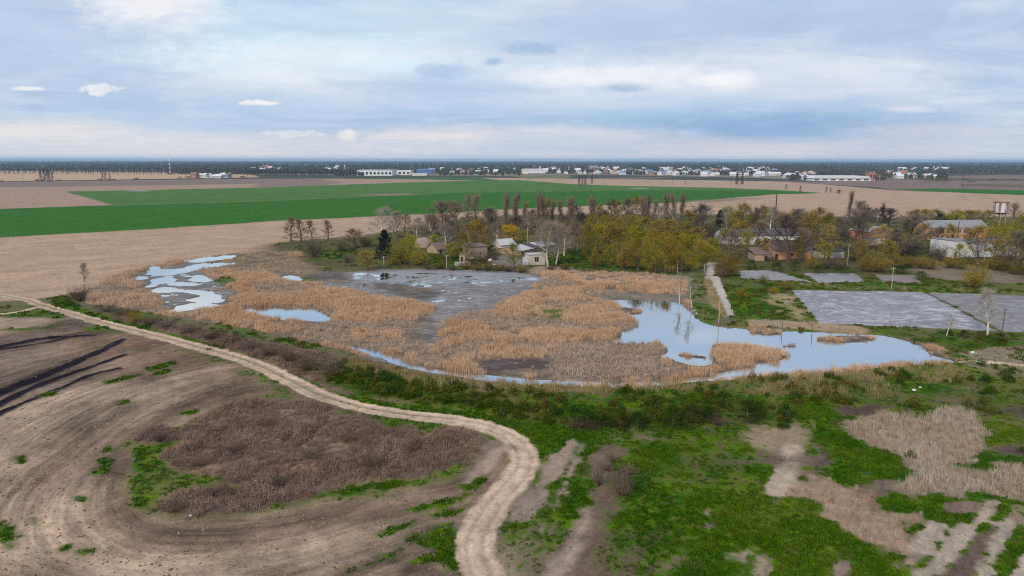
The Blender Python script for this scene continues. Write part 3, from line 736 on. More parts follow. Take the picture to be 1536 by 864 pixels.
# ---- split the sheet into the named surfaces
jj, ii = np.meshgrid(np.arange(NR - 1), np.arange(NC - 1), indexing='ij')
a = (jj * NC + ii).ravel()
quads = np.stack([a, a + 1, a + NC + 1, a + NC], 1).astype(np.int32)
freg = REG[a]
co = np.stack([X, Y, Z], 1).astype(np.float32)
for r, nm in enumerate(REGN):
    q = quads[freg == r]
    if not len(q): continue
    used = np.zeros(NV, bool); used[q.ravel()] = True
    remap = np.cumsum(used) - 1
    me = mesh_np(nm, co[used], remap[q].astype(np.int32), [GROUND], smooth=True)
    for k in ('grass', 'wet', 'streak', 'samt', 'salt'):
        at = me.attributes.new(k, 'FLOAT', 'POINT')
        at.data.foreach_set('value', CH[k][used].astype(np.float32))
    at = me.attributes.new('base_colour', 'FLOAT_COLOR', 'POINT')
    at.data.foreach_set('color', np.concatenate([colr[used], np.ones((used.sum(), 1))], 1).astype(np.float32).ravel())
    tag(link(nm, me), kind='structure')

# ---- water
def water_material():
    m, nt, out = new_mat('pond_water')
    g = N(nt)
    p = g.pos()
    nb = g.noise(g.xyz(g.math('MULTIPLY', g.sep(p)[0], .6), g.math('MULTIPLY', g.sep(p)[1], 1.6), 0.), 1.0, 3, .55)
    bm = g.bump(nb, .05, .05)
    d = g.node('ShaderNodeBsdfDiffuse'); d.inputs['Color'].default_value = (.11, .125, .13, 1)
    gl = g.node('ShaderNodeBsdfGlossy'); gl.inputs['Roughness'].default_value = .03; gl.inputs['Color'].default_value = (.80, .83, .84, 1)
    nt.links.new(bm, gl.inputs['Normal'])
    fr = g.node('ShaderNodeFresnel'); fr.inputs['IOR'].default_value = 2.1
    fac = g.maprange(fr.outputs[0], 0, .6, .25, .9)
    ms = g.node('ShaderNodeMixShader')
    nt.links.new(fac, ms.inputs[0]); nt.links.new(d.outputs[0], ms.inputs[1]); nt.links.new(gl.outputs[0], ms.inputs[2])
    nt.links.new(ms.outputs[0], out.inputs['Surface'])
    return m
pw = smooth_poly(to_world(POND))
c_ = pw.mean(0)
dirs = pw - np.roll(pw, 1, 0)
nrm = np.stack([dirs[:, 1], -dirs[:, 0]], 1); nrm /= np.linalg.norm(nrm, axis=1)[:, None] + 1e-9
area = np.sum(pw[:, 0] * np.roll(pw[:, 1], -1) - np.roll(pw[:, 0], -1) * pw[:, 1])
pw2 = pw + nrm * (1.5 if area > 0 else -1.5)
wm = bpy.data.meshes.new('pond_water')
wm.from_pydata([(x, y, -.25) for x, y in pw2], [], [tuple(range(len(pw2)))])
wm.materials.append(water_material())
tag(link('pond_water', wm), kind='structure')
# ------------------------------------------------------------------ sky, sun, air
SUN_EL, SUN_AZ = R(38), R(-150)      # high behind the camera's left shoulder, through thin cloud (azimuth from +Y, clockwise)
sun = bpy.data.lights.new('sun', 'SUN')
sun.energy, sun.angle, sun.color = 3.0, R(10), (1.0, .85, .68)
so = bpy.data.objects.new('sun', sun); COL.objects.link(so)
sd_ = Vector((math.sin(SUN_AZ) * math.cos(SUN_EL), math.cos(SUN_AZ) * math.cos(SUN_EL), math.sin(SUN_EL)))
so.rotation_euler = sd_.to_track_quat('Z', 'Y').to_euler()

def build_world():
    w = bpy.data.worlds.new('World'); scene.world = w; w.use_nodes = True; w.cycles.sampling_method = 'NONE'
    nt = w.node_tree; nt.nodes.clear()
    g = N(nt)
    out = g.node('ShaderNodeOutputWorld'); bg = g.node('ShaderNodeBackground')
    nt.links.new(bg.outputs[0], out.inputs['Surface'])
    sky = g.node('ShaderNodeTexSky', sky_type='NISHITA'); sky.sun_disc = False
    sky.sun_elevation, sky.sun_rotation = SUN_EL, SUN_AZ
    d = g.node('ShaderNodeTexCoord').outputs['Generated']
    x, y, z = g.sep(d)
    zc = g.math('MAXIMUM', z, 0.0)
    # flat cloud decks seen in perspective
    hz = g.math('ADD', zc, .055)
    px_, py_ = g.math('DIVIDE', x, hz), g.math('DIVIDE', y, hz)
    deck = g.xyz(px_, py_, 0.0)
    n1 = g.noise(deck, .30, 7, .58, .5)
    n2 = g.noise(g.xyz(g.math('MULTIPLY', px_, .55), g.math('MULTIPLY', py_, 1.0), 4.7), .85, 7, .6, .8)
    n3 = g.noise(g.xyz(px_, py_, 9.1), 1.9, 6, .62, .6)
    # bearing and height angles for the cloud banks of this evening
    yy = g.math('MAXIMUM', y, .03)
    az, el = g.math('DIVIDE', x, yy), g.math('DIVIDE', z, yy)
    wob = g.math('SUBTRACT', g.noise(g.xyz(g.math('MULTIPLY', az, 5), g.math('MULTIPLY', el, 16), 1.), 1.0, 7, .62, .4), .5)
    wob2 = g.math('SUBTRACT', g.noise(g.xyz(g.math('MULTIPLY', az, 38), g.math('MULTIPLY', el, 85), 3.), 1.0, 6, .62, .3), .5)
    def bank(px, py, wx, wy, soft=1.0, rough=1.0, fine=0.0):
        a0, e0 = (px - 768) / 1025, (240 - py) / 1050
        u = g.math('DIVIDE', g.math('SUBTRACT', az, a0), wx / 1025)
        v = g.math('DIVIDE', g.math('SUBTRACT', el, e0), wy / 1050)
        r = g.math('SQRT', g.math('ADD', g.math('MULTIPLY', u, u), g.math('MULTIPLY', v, v)))
        r = g.math('ADD', r, g.math('MULTIPLY', wob, 2.6 * rough))
        if fine: r = g.math('ADD', r, g.math('MULTIPLY', wob2, 3.4 * fine))
        return g.maprange(r, 1 + soft * .6, 1 - soft * .6, 0, 1, True)
    S = 10.0 / 1.0
    def c(r, gg, b):   # sRGB 0-255 as seen -> radiance (the Background runs at 0.1)
        f = lambda v: ((v / 255 + .055) / 1.055) ** 2.4 if v > 10 else v / 255 / 12.92
        return (f(r) * S, f(gg) * S, f(b) * S)
    LAV, BLUE, DEEP, WHITE, CREAM, CYAN = c(208, 220, 241), c(174, 205, 237), c(150, 186, 224), c(250, 249, 252), c(238, 236, 238), c(222, 251, 262)
    t = g.maprange(g.math('ADD', n1, g.math('MULTIPLY', g.math('SUBTRACT', n2, .5), .6)), .41, .60, 0, 1, True)
    col = g.mix(t, BLUE, LAV)
    lo = g.maprange(el, .0, .11, 1, 0, True)
    col = g.mix(g.math('MULTIPLY', lo, .55), col, CREAM)
    # banks: (colour, opacity, centre x, y, half widths, softness, raggedness, fine edge)
    for cc, op, *b in (
        (c(196, 212, 238), .85, 130, 95, 330, 80, 1.4, .7, 0),
        (CYAN, .95, 545, 60, 230, 48, 1.5, .8, .25),
        (CYAN, .85, 660, 98, 290, 24, 1.4, .7, .3),
        (c(238, 250, 258), .9, 520, 84, 190, 17, 1.4, .7, .4),
        (c(240, 248, 255), .85, 700, 88, 120, 12, 1.4, .7, .4),
        (WHITE, 1.0, 258, 14, 76, 36, 1.3, .7, .5),
        (c(240, 243, 250), .8, 450, 130, 150, 34, 1.5, .8, .3),
        (BLUE, .8, 380, 175, 320, 30, 1.5, .9, .2),
        (c(187, 204, 231), .85, 1130, 60, 480, 62, 1.5, .8, .1),
        (c(180, 199, 228), .8, 1400, 60, 240, 80, 1.5, .8, .1),
        (c(226, 232, 246), .9, 900, 130, 260, 34, 1.5, .9, .4),
        (c(222, 228, 244), .8, 1210, 112, 170, 30, 1.5, .8, .3),
        (c(156, 191, 228), .95, 1080, 188, 430, 28, 1.4, .7, .2),
        (c(132, 172, 217), .95, 1240, 198, 230, 22, 1.4, .7, .2),
        (c(176, 202, 234), .7, 680, 140, 120, 24, 1.4, .8, .4),
        (c(170, 196, 230), .7, 560, 190, 200, 14, 1.4, .8, .3),
        (c(160, 190, 222), .85, 800, 79, 38, 8, .9, .4, .9),
        (c(160, 190, 222), .8, 742, 97, 12, 5, .9, .6, .6),
        (c(158, 188, 222), .85, 928, 134, 34, 7, 1.0, .6, .6),
        (c(168, 194, 228), .7, 662, 112, 40, 12, 1.0, .6, .5),
        (WHITE, .95, 1076, 124, 36, 10, 1.2, .7, .4),
        (WHITE, .75, 890, 118, 120, 14, 1.3, .8, .5),
        (c(236, 230, 234), .8, 760, 203, 190, 12, 1.3, .6, .4),
        (c(240, 236, 236), .9, 60, 200, 150, 18, 1.3, .6, .3),
        (c(232, 230, 236), .8, 330, 222, 300, 18, 1.3, .5, .2),
        (c(222, 218, 228), .8, 1120, 224, 330, 14, 1.3, .5, .2),
        (c(216, 216, 230), .75, 1420, 200, 170, 16, 1.3, .6, .3),
        (c(226, 228, 242), .8, 1350, 164, 32, 4, 1.1, .4, .8),
        (WHITE, .95, 172, 138, 25, 8, .5, .25, .9),
        (WHITE, .95, 2, 146, 12, 8, .5, .25, .8),
        (WHITE, .85, 68, 137, 24, 3.5, .7, .3, .8),
        (c(176, 196, 228), .8, 80, 143, 34, 4, .9, .5, .6),
        (c(176, 196, 228), .8, 66, 162, 26, 5, .9, .5, .6),
        (WHITE, .9, 402, 157, 22, 4, .6, .3, .8),
        (c(250, 246, 244), .9, 448, 201, 36, 5, .8, .4, .95),
        (c(250, 246, 244), .85, 524, 204, 14, 7, .8, .6, .75),
        (c(244, 236, 236), .8, 640, 205, 70, 4, .9, .6, .7),
    ):
        m = bank(*b)
        col = g.mix(g.math('MULTIPLY', m, op), col, cc)
    wisp = g.noise(g.xyz(g.math('MULTIPLY', az, 3.6), g.math('MULTIPLY', el, 15), 6.), 1.0, 8, .6, .7)
    col = g.mix(g.maprange(wisp, .50, .72, 0, .45, True), col, c(240, 244, 250))
    gry = g.noise(g.xyz(g.math('MULTIPLY', az, 3.4), g.math('MULTIPLY', el, 13), 11.), 1.0, 8, .6, .7)
    col = g.mix(g.maprange(gry, .50, .72, 0, .5, True), col, c(176, 200, 232))
    # fine texture of the deck
    tex = g.maprange(g.math('ADD', g.math('MULTIPLY', n3, .6), g.math('MULTIPLY', n2, .4)), .32, .68, .93, 1.07)
    col = g.mix(1.0, col, g.xyz(tex, tex, g.math('ADD', g.math('MULTIPLY', tex, .7), .3)), 'MULTIPLY')
    fin = g.mix(.9, sky.outputs[0], col)
    below = g.maprange(z, -.02, 0., 1, 0)
    fin = g.mix(below, fin, c(140, 145, 150))
    nt.links.new(fin, bg.inputs['Color']); bg.inputs['Strength'].default_value = .1
build_world()

def haze():
    m, nt, out = new_mat('haze')
    v = nt.nodes.new('ShaderNodeVolumePrincipled')
    v.inputs['Color'].default_value = (.48, .72, 1.0, 1)
    v.inputs['Density'].default_value = 6.2e-5
    v.inputs['Anisotropy'].default_value = .2
    nt.links.new(v.outputs[0], out.inputs['Volume'])
    b = MB(); b.box(-31000, 31000, -7000, 31000, -2.6, 74)
    tag(b.build('haze', m), kind='stuff')
if not globals().get('NO_HAZE'):
    haze()

# ------------------------------------------------------------------ scattered ground cover (geometry-node stuff)
def rng_(s): return np.random.default_rng(s)

def blade_mesh(name, mat, n, rad, h0, h1, w, lean, seed, segs=2, curl=.5):
    r = rng_(seed)
    V, T, Q = [], [], []
    for i in range(n):
        a, q = r.uniform(0, 2 * math.pi), rad * math.sqrt(r.uniform())
        bx, by = q * math.cos(a), q * math.sin(a)
        h = r.uniform(h0, h1); d = r.uniform(0, 2 * math.pi); l = r.normal(0, lean) * h
        f = r.uniform(0, math.pi); wx, wy = w * math.cos(f) * .5, w * math.sin(f) * .5
        mx, my = bx + math.cos(d) * l * (.5 - curl * .3), by + math.sin(d) * l * (.5 - curl * .3)
        tx, ty = bx + math.cos(d) * l, by + math.sin(d) * l
        th = h * math.sqrt(max(.1, 1 - (l / h) ** 2 * .5))
        b = len(V)
        V += [(bx - wx, by - wy, -.15), (bx + wx, by + wy, -.15), (mx + wx, my + wy, th * .55), (mx - wx, my - wy, th * .55), (tx, ty, th)]
        Q.append((b, b + 1, b + 2, b + 3)); T.append((b + 3, b + 2, b + 4))
    return mesh_np(name, V, [np.array(Q), np.array(T)], [mat])

def clump_mesh(name, mat, n, rx, rz, leaf, seed, hollow=.3):
    """low leafy clump: leaf-sized faces through a dome"""
    r = rng_(seed)
    d = r.normal(size=(n, 3)); d[:, 2] = np.abs(d[:, 2]); d /= np.linalg.norm(d, axis=1)[:, None]
    q = (hollow + (1 - hollow) * r.uniform(size=n) ** .6)[:, None]
    lump = .75 + .5 * vnoise(d[:, 0] * 2.2 + 5, d[:, 1] * 2.2 + d[:, 2] * 2, seed)
    P = d * q * lump[:, None] * np.array([rx, rx, rz])
    return mesh_np(name, *leaf_quads(P, leaf, r), [mat])

def leaf_quads(P, size, r, flat=0.0):
    n = len(P)
    a = r.normal(size=(n, 3)); a[:, 2] *= (1 - flat); a /= np.linalg.norm(a, axis=1)[:, None]
    b = np.cross(a, r.normal(size=(n, 3))); b /= np.linalg.norm(b, axis=1)[:, None]
    s = (size * r.uniform(.6, 1.35, n))[:, None] * .5
    V = np.stack([P - a * s, P + b * s * .7, P + a * s, P - b * s * .7], 1).reshape(-1, 3)
    return V, np.arange(4 * n).reshape(n, 4)

def scatter(name, variants, pts, scale, size_by=None, label_kind='stuff'):
    """one stuff object whose geometry nodes set the variants out on its points"""
    n = len(pts)
    if n == 0: return
    r = rng_(len(name) + n)
    me = bpy.data.meshes.new(name); me.vertices.add(n)
    me.vertices.foreach_set('co', np.asarray(pts, np.float32).ravel())
    def at(k, typ, vals, f):
        a_ = me.attributes.new(k, typ, 'POINT'); a_.data.foreach_set(f, np.asarray(vals).ravel())
    rot = np.zeros((n, 3), np.float32); rot[:, 2] = r.uniform(0, 6.283, n); rot[:, :2] = r.normal(0, .05, (n, 2))
    at('spin', 'FLOAT_VECTOR', rot, 'vector')
    sc = np.asarray(scale, np.float32)
    if size_by is not None: sc = (sc * np.clip(size_by * 1.35 - .05, .35, 1)).astype(np.float32)
    if sc.ndim == 1: sc = np.stack([sc, sc, sc * r.uniform(.8, 1.2, n)], 1).astype(np.float32)
    at('grow', 'FLOAT_VECTOR', sc, 'vector')
    at('which', 'INT', r.integers(0, len(variants), n).astype(np.int32), 'value')
    src = bpy.data.collections.new(name + '_sources')
    for i, v in enumerate(variants):
        src.objects.link(bpy.data.objects.new('%s_tuft_%d' % (name, i), v))
    nt = bpy.data.node_groups.new(name, 'GeometryNodeTree')
    nt.interface.new_socket('Geometry', in_out='INPUT', socket_type='NodeSocketGeometry')
    nt.interface.new_socket('Geometry', in_out='OUTPUT', socket_type='NodeSocketGeometry')
    gi, go = nt.nodes.new('NodeGroupInput'), nt.nodes.new('NodeGroupOutput')
    ci = nt.nodes.new('GeometryNodeCollectionInfo'); ci.inputs['Collection'].default_value = src
    ci.inputs['Separate Children'].default_value = True; ci.inputs['Reset Children'].default_value = True
    ip = nt.nodes.new('GeometryNodeInstanceOnPoints'); ip.inputs['Pick Instance'].default_value = True
    def na(k, typ):
        q = nt.nodes.new('GeometryNodeInputNamedAttribute'); q.data_type = typ; q.inputs['Name'].default_value = k
        return next(o for o in q.outputs if o.enabled and o.name == 'Attribute')
    L = nt.links.new
    L(gi.outputs[0], ip.inputs['Points']); L(ci.outputs[0], ip.inputs['Instance'])
    L(na('which', 'INT'), ip.inputs['Instance Index']); L(na('spin', 'FLOAT_VECTOR'), ip.inputs['Rotation']); L(na('grow', 'FLOAT_VECTOR'), ip.inputs['Scale'])
    L(ip.outputs[0], go.inputs[0])
    o = link(name, me)
    o.modifiers.new('set_out', 'NODES').node_group = nt
    tag(o, kind=label_kind)
    return o

def sample(chan, dens, x0, x1, y0, y1, seed, thr=.5, noise=1.0, nscale=3.0, fade=None):
    """random points over the land where a cover channel grows; dens per square metre"""
    r = rng_(seed)
    n = int((x1 - x0) * (y1 - y0) * dens)
    x, y = r.uniform(x0, x1, n), r.uniform(y0, y1, n)
    keep = np.abs(x) < .86 * y + 22
    if fade: keep &= r.uniform(size=n) < np.clip(fade / y, 0, 1) ** 2
    x, y = x[keep], y[keep]
    i = lookup(x, y)
    v = CH[chan][i] + noise * (fbm(x / nscale, y / nscale, seed, 3) - .5)
    ok = (v > thr) & (CH['water'][i] < .35) & (r.uniform(size=len(x)) < np.clip(CH[chan][i] * 1.3, 0, 1))
    x, y, i = x[ok], y[ok], i[ok]
    return np.stack([x, y, Z[i]], 1), i

M_REED = mat_tuft('reed', [(.555, .355, .212), (.63, .445, .30), (.40, .27, .175)], .05)
M_BROKEN = mat_tuft('broken_reed', [(.42, .32, .25), (.34, .25, .19), (.48, .38, .30)], .1)
M_WEED = mat_tuft('dead_weed', [(.20, .132, .106), (.29, .20, .165), (.22, .125, .07)], .22)
M_GRASS = mat_tuft('grass', [(.022, .086, .003), (.068, .136, .005), (.09, .12, .012)], .10)
M_HEDGE = mat_tuft('bank_greenery', [(.024, .062, .004), (.060, .082, .007), (.13, .092, .018)], .12)
M_STALK = mat_tuft('dry_stalk', [(.33, .245, .12), (.24, .185, .055), (.42, .34, .24)], .07)
M_PALE = mat_tuft('dry_grass', [(.42, .345, .275), (.36, .27, .185), (.48, .42, .35)], .08)

q, i = sample('reed', 2.3, -190, 190, 110, 330, 21, .42, 1.25, 4)
scatter('reed_bed', [blade_mesh('reed', M_REED, 48, 1.0, .55, 1.5, .036, .15, s) for s in (1, 2, 3, 4)], q, rng_(1).uniform(.8, 1.1, len(q)) * (.15 + .85 * fbm(q[:, 0] / 8, q[:, 1] / 8, 5, 4) + .75 * fbm(q[:, 0] / 2.2, q[:, 1] / 2.2, 6, 3)), CH['reed'][i])
q, i = sample('broken', 1.5, -190, 190, 110, 300, 22, .35, .9, 3)
scatter('broken_reeds', [blade_mesh('broken_reed', M_BROKEN, 40, .8, .5, 1.5, .06, .65, s) for s in (4, 5)], q, rng_(2).uniform(.6, 1.1, len(q)), CH['broken'][i])
q, i = sample('weed', 2.8, -160, 60, 60, 230, 23, .44, 1.3, 2.5)
scatter('dead_weeds', [blade_mesh('dead_weed', M_WEED, 54, .75, .2, .95, .035, .55, s) for s in (6, 7, 8)] + [clump_mesh('dead_weed_clump', M_WEED, 300, .7, .8, .10, s) for s in (31, 32)], q, rng_(3).uniform(.45, 1.15, len(q)) * (.15 + 1.5 * fbm(q[:, 0] / 4, q[:, 1] / 4, 15)), CH['weed'][i])
q, i = sample('grass', 7.0, -110, 110, 58, 150, 24, .52, 1.5, 1.3, fade=95)
scatter('grass', [blade_mesh('grass_tuft', M_GRASS, 30, .33, .08, .30, .05, .45, s) for s in (9, 10, 11)], q, rng_(4).uniform(.55, 1.45, len(q)), CH['grass'][i])
q, i = sample('grass', .5, -330, 330, 120, 430, 25, .58, 1.1, 4)
scatter('rough_grass', [blade_mesh('rough_grass_tuft', M_HEDGE, 44, .6, .15, .6, .07, .4, s) for s in (12, 13)], q, rng_(5).uniform(.6, 1.4, len(q)))
q, i = sample('hedge', .62, -80, 200, 70, 150, 26, .5, 1.6, 6)
scatter('bank_undergrowth', [clump_mesh('bank_clump', M_HEDGE, 420, .95, 1.15, .17, s) for s in (14, 15, 16)], q, rng_(6).uniform(.45, 1.1, len(q)))
q, i = sample('stalk', 1.9, -120, 200, 80, 260, 27, .35, 1.0, 4)
scatter('dry_stalks', [blade_mesh('dry_stalk', M_STALK, 26, .7, .5, 1.6, .032, .22, s) for s in (17, 18)], q, rng_(7).uniform(.5, 1.1, len(q)))
q, i = sample('pale', 2.6, -60, 220, 60, 260, 28, .40, 1.35, 2.2)
scatter('dry_grass', [blade_mesh('dry_grass_tuft', M_PALE, 44, .6, .45, 1.5, .032, .36, s) for s in (19, 20, 21)], q, rng_(8).uniform(.4, 1.1, len(q)), CH['pale'][i])

def clod_mesh(name, mat, seed):
    r = rng_(seed); V, Q = [], []
    for j in range(4):
        for i in range(6):
            a = 2 * math.pi * i / 6 + .3 * j; e = -.5 + j / 3 * 2.0
            k = r.uniform(.7, 1.2)
            V.append((k * math.cos(a) * math.cos(e), k * math.sin(a) * math.cos(e), k * .7 * math.sin(e)))
    for j in range(3):
        for i in range(6): Q.append((j * 6 + i, j * 6 + (i + 1) % 6, (j + 1) * 6 + (i + 1) % 6, (j + 1) * 6 + i))
    return mesh_np(name, V, np.array(Q), [mat])
M_CLOD = mat_tuft('clod', [(.17, .115, .082), (.25, .18, .128), (.12, .08, .058)], .12)
q, i = sample('clod', 1.6, -95, 40, 60, 135, 41, .72, 1.9, 2.2, fade=75)
scatter('soil_clods', [clod_mesh('soil_clod', M_CLOD, s) for s in (51, 52, 53)], q, rng_(9).uniform(.4, 1.5, len(q)) ** 2 * .075)
q, i = sample('clod', .45, -95, 40, 60, 150, 42, .66, 1.5, 4, fade=90)
scatter('field_stubble', [blade_mesh('stubble_tuft', M_PALE, 14, .35, .06, .28, .03, .6, s) for s in (54, 55)], q, rng_(10).uniform(.5, 1.3, len(q)))
# ------------------------------------------------------------------ trees
M_BARK = mat_object_colour('bark', .3, .95, 2.0)
M_TWIG = mat_object_colour('twigs', .3, .95, .25)
M_LEAF = mat_object_colour('leaves', .45, .85, .35, .2)

def tubes(segs, n):
    """segs: array rows p0(3) p1(3) r0 r1 -> verts, quads"""
    S = np.asarray(segs, float).reshape(-1, 8)
    d = S[:, 3:6] - S[:, :3]; d /= np.linalg.norm(d, axis=1)[:, None] + 1e-9
    ref = np.where(np.abs(d[:, 2:3]) > .9, np.array([[1., 0, 0]]), np.array([[0, 0, 1.]]))
    a = np.cross(d, ref); a /= np.linalg.norm(a, axis=1)[:, None]
    b = np.cross(d, a)
    t = 2 * np.pi * np.arange(n) / n
    ring = a[:, None] * np.cos(t)[None, :, None] + b[:, None] * np.sin(t)[None, :, None]
    V = np.concatenate([S[:, None, :3] + ring * S[:, 6, None, None], S[:, None, 3:6] + ring * S[:, 7, None, None]], 1)
    base = np.arange(len(S))[:, None] * 2 * n
    k = np.arange(n)
    Fq = np.stack([base + k, base + (k + 1) % n, base + n + (k + 1) % n, base + n + k], 2).reshape(-1, 4)
    return V.reshape(-1, 3), Fq

def unit(v): return v / (np.linalg.norm(v) + 1e-9)

def grow(seed, H=10., base=.2, spread=.36, shape='round', limbs=14, subs=7, twigs=9, twl=.11, up=.55, stems=0, wig=.05, trunk_r=.022, tw_r=.011, droop=0., lopen=1.0):
    r = rng_(seed)
    big, fine, tips = [], [], []
    def path(p, d, L, r0, r1, n, wob, rise, store):
        pts = [p]
        for i in range(n):
            d = unit(d + r.normal(0, wob, 3) + np.array([0, 0, rise]))
            q = p + d * (L / n)
            a, b = r0 + (r1 - r0) * i / n, r0 + (r1 - r0) * (i + 1) / n
            store.append((*p, *q, a, b)); p = q; pts.append(p)
        return np.array(pts), d
    starts = []
    if not stems:
        tp, _ = path(np.array([0, 0, -.3]), np.array([0, 0, 1.]), H * .93, trunk_r * H, trunk_r * H * .14, 9, wig, .12, big)
        for i in range(limbs):
            t = base + (.98 - base) * ((i + r.uniform()) / limbs) ** .85
            k = min(int(t * 9), 8); f = t * 9 - k
            starts.append((tp[k] * (1 - f) + tp[min(k + 1, 9)] * f, t, i * 2.39996 + r.normal(0, .4)))
    else:
        for i in range(stems):
            a = r.uniform(0, 6.283); q = .05 * H * r.uniform()
            starts.append((np.array([q * math.cos(a), q * math.sin(a), -.2]), r.uniform(0.1, 1), i * 2.39996 + r.normal(0, .4)))
    for p, t, az in starts:
        if stems:
            out = spread * 2.0 * (1 - t) ** .7
            d = unit(np.array([math.cos(az) * out, math.sin(az) * out, 1.0]))
            L = H * (.72 + .28 * t) * r.uniform(.8, 1.02) * (.95 if out < .6 else .85)
            n, rise, lr = 6, .05, trunk_r * H * .5
        else:
            s = (t - base) / (1 - base)
            if shape == 'round': Ls, ang = max(.25, math.sin(math.pi * min(1, .22 + s * .68)) ** .7), up * .28 + s * 1.12
            elif shape == 'column': Ls, ang = .9 * (1 - .35 * s), 1.15
            elif shape == 'cone': Ls, ang = (1 - s) * .97 + .05, -.12 + .35 * s
            elif shape == 'vase': Ls, ang = .55 + .5 * s * (1.5 - s), .75 + s * .5
            else: Ls, ang = max(.2, 1 - abs(s - .45) * 1.2), .5 + s * .7
            L = spread * H * Ls * r.uniform(.72, 1.12)
            if shape == 'column': L = H * .24 * Ls * r.uniform(.8, 1.15)
            d = np.array([math.cos(az) * math.cos(ang), math.sin(az) * math.cos(ang), math.sin(ang)])
            n, rise, lr = 5, (.045 if shape not in ('cone', 'column') else (.16 if shape == 'column' else .015)), trunk_r * H * .36 * (1 - .55 * t)
            if shape == 'cone': lr *= .5
        pts, dl = path(p, d, L, lr, lr * .22, n, .10 if shape != 'cone' else .03, rise, big)
        for j in range(subs):
            u = .25 + .75 * (j + r.uniform()) / subs if not stems else .15 + .85 * (j + r.uniform()) / subs
            k = min(int(u * n), n - 1); f = u * n - k
            q = pts[k] * (1 - f) + pts[k + 1] * f
            dd = unit(unit(pts[k + 1] - pts[k]) + r.normal(0, .62 if shape != 'column' else .3, 3) * (np.array([1, 1, .7]) if shape != 'cone' else np.array([1, 1, .15])) + np.array([0, 0, .22 - droop * .5]))
            Lb = max(.34 * L * (1.15 - .55 * u), H * .07) * r.uniform(.7, 1.2)
            if shape == 'cone': Lb = max(.40 * L * (1.1 - u), H * .025)
            bp, db = path(q, dd, Lb, lr * .30, lr * .10, 3, .16, .04 - droop * .12, fine)
            for m in range(twigs):
                w = (m + r.uniform()) / twigs
                kk = min(int(w * 3), 2); ff = w * 3 - kk
                tq = bp[kk] * (1 - ff) + bp[kk + 1] * ff
                dt = unit(unit(bp[kk + 1] - bp[kk]) + r.normal(0, .7 if shape != 'column' else .35, 3) + np.array([0, 0, .25 - droop]))
                Lt = H * twl * r.uniform(.5, 1.2)
                e = tq + dt * Lt
                fine.append((*tq, *e, tw_r, tw_r * .45))
                tips.append((*tq, *e))
    return np.array(big), np.array(fine), np.array(tips)

def tree_kind(key, seed, leaf=0, leaf_size=.3, leaf_spread=.25, twig_keep=1.0, **k):
    """two shared meshes for one kind of tree: trunk with limbs, and crown of twigs (and leaves); both 10 m high"""
    big, fine, tips = grow(seed, **k)
    r = rng_(seed + 100)
    V, Q = tubes(big, 6)
    trunk = mesh_np(key + '_trunk', V, Q, [M_BARK], smooth=True)
    if twig_keep < 1: fine = fine[r.uniform(size=len(fine)) < twig_keep]
    V, Q = tubes(fine, 3)
    mats, mi = [M_TWIG], np.zeros(len(Q), int)
    if leaf:
        sel = tips[r.integers(0, len(tips), leaf)]
        P = sel[:, :3] + (sel[:, 3:] - sel[:, :3]) * r.uniform(.2, 1.1, (leaf, 1)) + r.normal(0, leaf_spread, (leaf, 3))
        V2, Q2 = leaf_quads(P, leaf_size, r)
        mi = np.concatenate([mi, np.ones(len(Q2), int)])
        Q = np.concatenate([Q, Q2 + len(V)]); V = np.concatenate([V, V2]); mats = [M_TWIG, M_LEAF]
    crown = mesh_np(key + '_crown', V, Q, mats, mi)
    ht = max(V[:, 2].max(), 1)
    wd = np.percentile(np.hypot(V[:, 0], V[:, 1]), 96)
    return trunk, crown, ht, wd

KIND = {}
for s in range(3): KIND['bare%d' % s] = tree_kind('bare', 30 + s, limbs=24, subs=10, twigs=14, spread=.36, base=.18, up=.85, twl=.085, tw_r=.0125)
for s in range(2): KIND['upright%d' % s] = tree_kind('upright', 40 + s, limbs=22, subs=8, twigs=11, spread=.20, base=.12, up=.9, twl=.085, tw_r=.013)
for s in range(2): KIND['poplar%d' % s] = tree_kind('poplar', 50 + s, limbs=46, subs=5, twigs=8, base=.07, shape='column', twl=.08, tw_r=.0125, trunk_r=.017)
for s in range(2): KIND['birch%d' % s] = tree_kind('birch', 60 + s, limbs=22, subs=8, twigs=10, spread=.27, base=.22, up=.9, twl=.10, tw_r=.0105, trunk_r=.017)
for s in range(3): KIND['olive%d' % s] = tree_kind('olive', 70 + s, leaf=5200, leaf_size=.19, leaf_spread=.46, limbs=18, subs=8, twigs=9, spread=.46, base=.12, tw_r=.011)
for s in range(2): KIND['sparse%d' % s] = tree_kind('sparse', 80 + s, leaf=2200, leaf_size=.26, leaf_spread=.3, limbs=18, subs=8, twigs=10, spread=.40, base=.18, tw_r=.012)
KIND['weeping0'] = tree_kind('weeping', 90, leaf=6500, leaf_size=.30, leaf_spread=.3, limbs=16, subs=8, twigs=10, spread=.50, base=.25, droop=.9, twl=.16)
KIND['spruce0'] = tree_kind('spruce', 95, leaf=6500, leaf_size=.26, leaf_spread=.10, limbs=90, subs=7, twigs=4, spread=.24, base=.05, shape='cone', twl=.035, wig=.01)
for s in range(2): KIND['thicket%d' % s] = tree_kind('thicket', 100 + s, stems=34, subs=7, twigs=9, spread=.65, twl=.10, tw_r=.013, trunk_r=.016)
for s in range(2): KIND['willow%d' % s] = tree_kind('willow', 110 + s, leaf=5000, leaf_size=.21, leaf_spread=.40, stems=30, subs=6, twigs=7, spread=.62, twl=.10, trunk_r=.016)
KIND['sapling0'] = tree_kind('sapling', 120, limbs=12, subs=4, twigs=6, spread=.26, base=.3, shape='vase', tw_r=.02, trunk_r=.016, twl=.12)

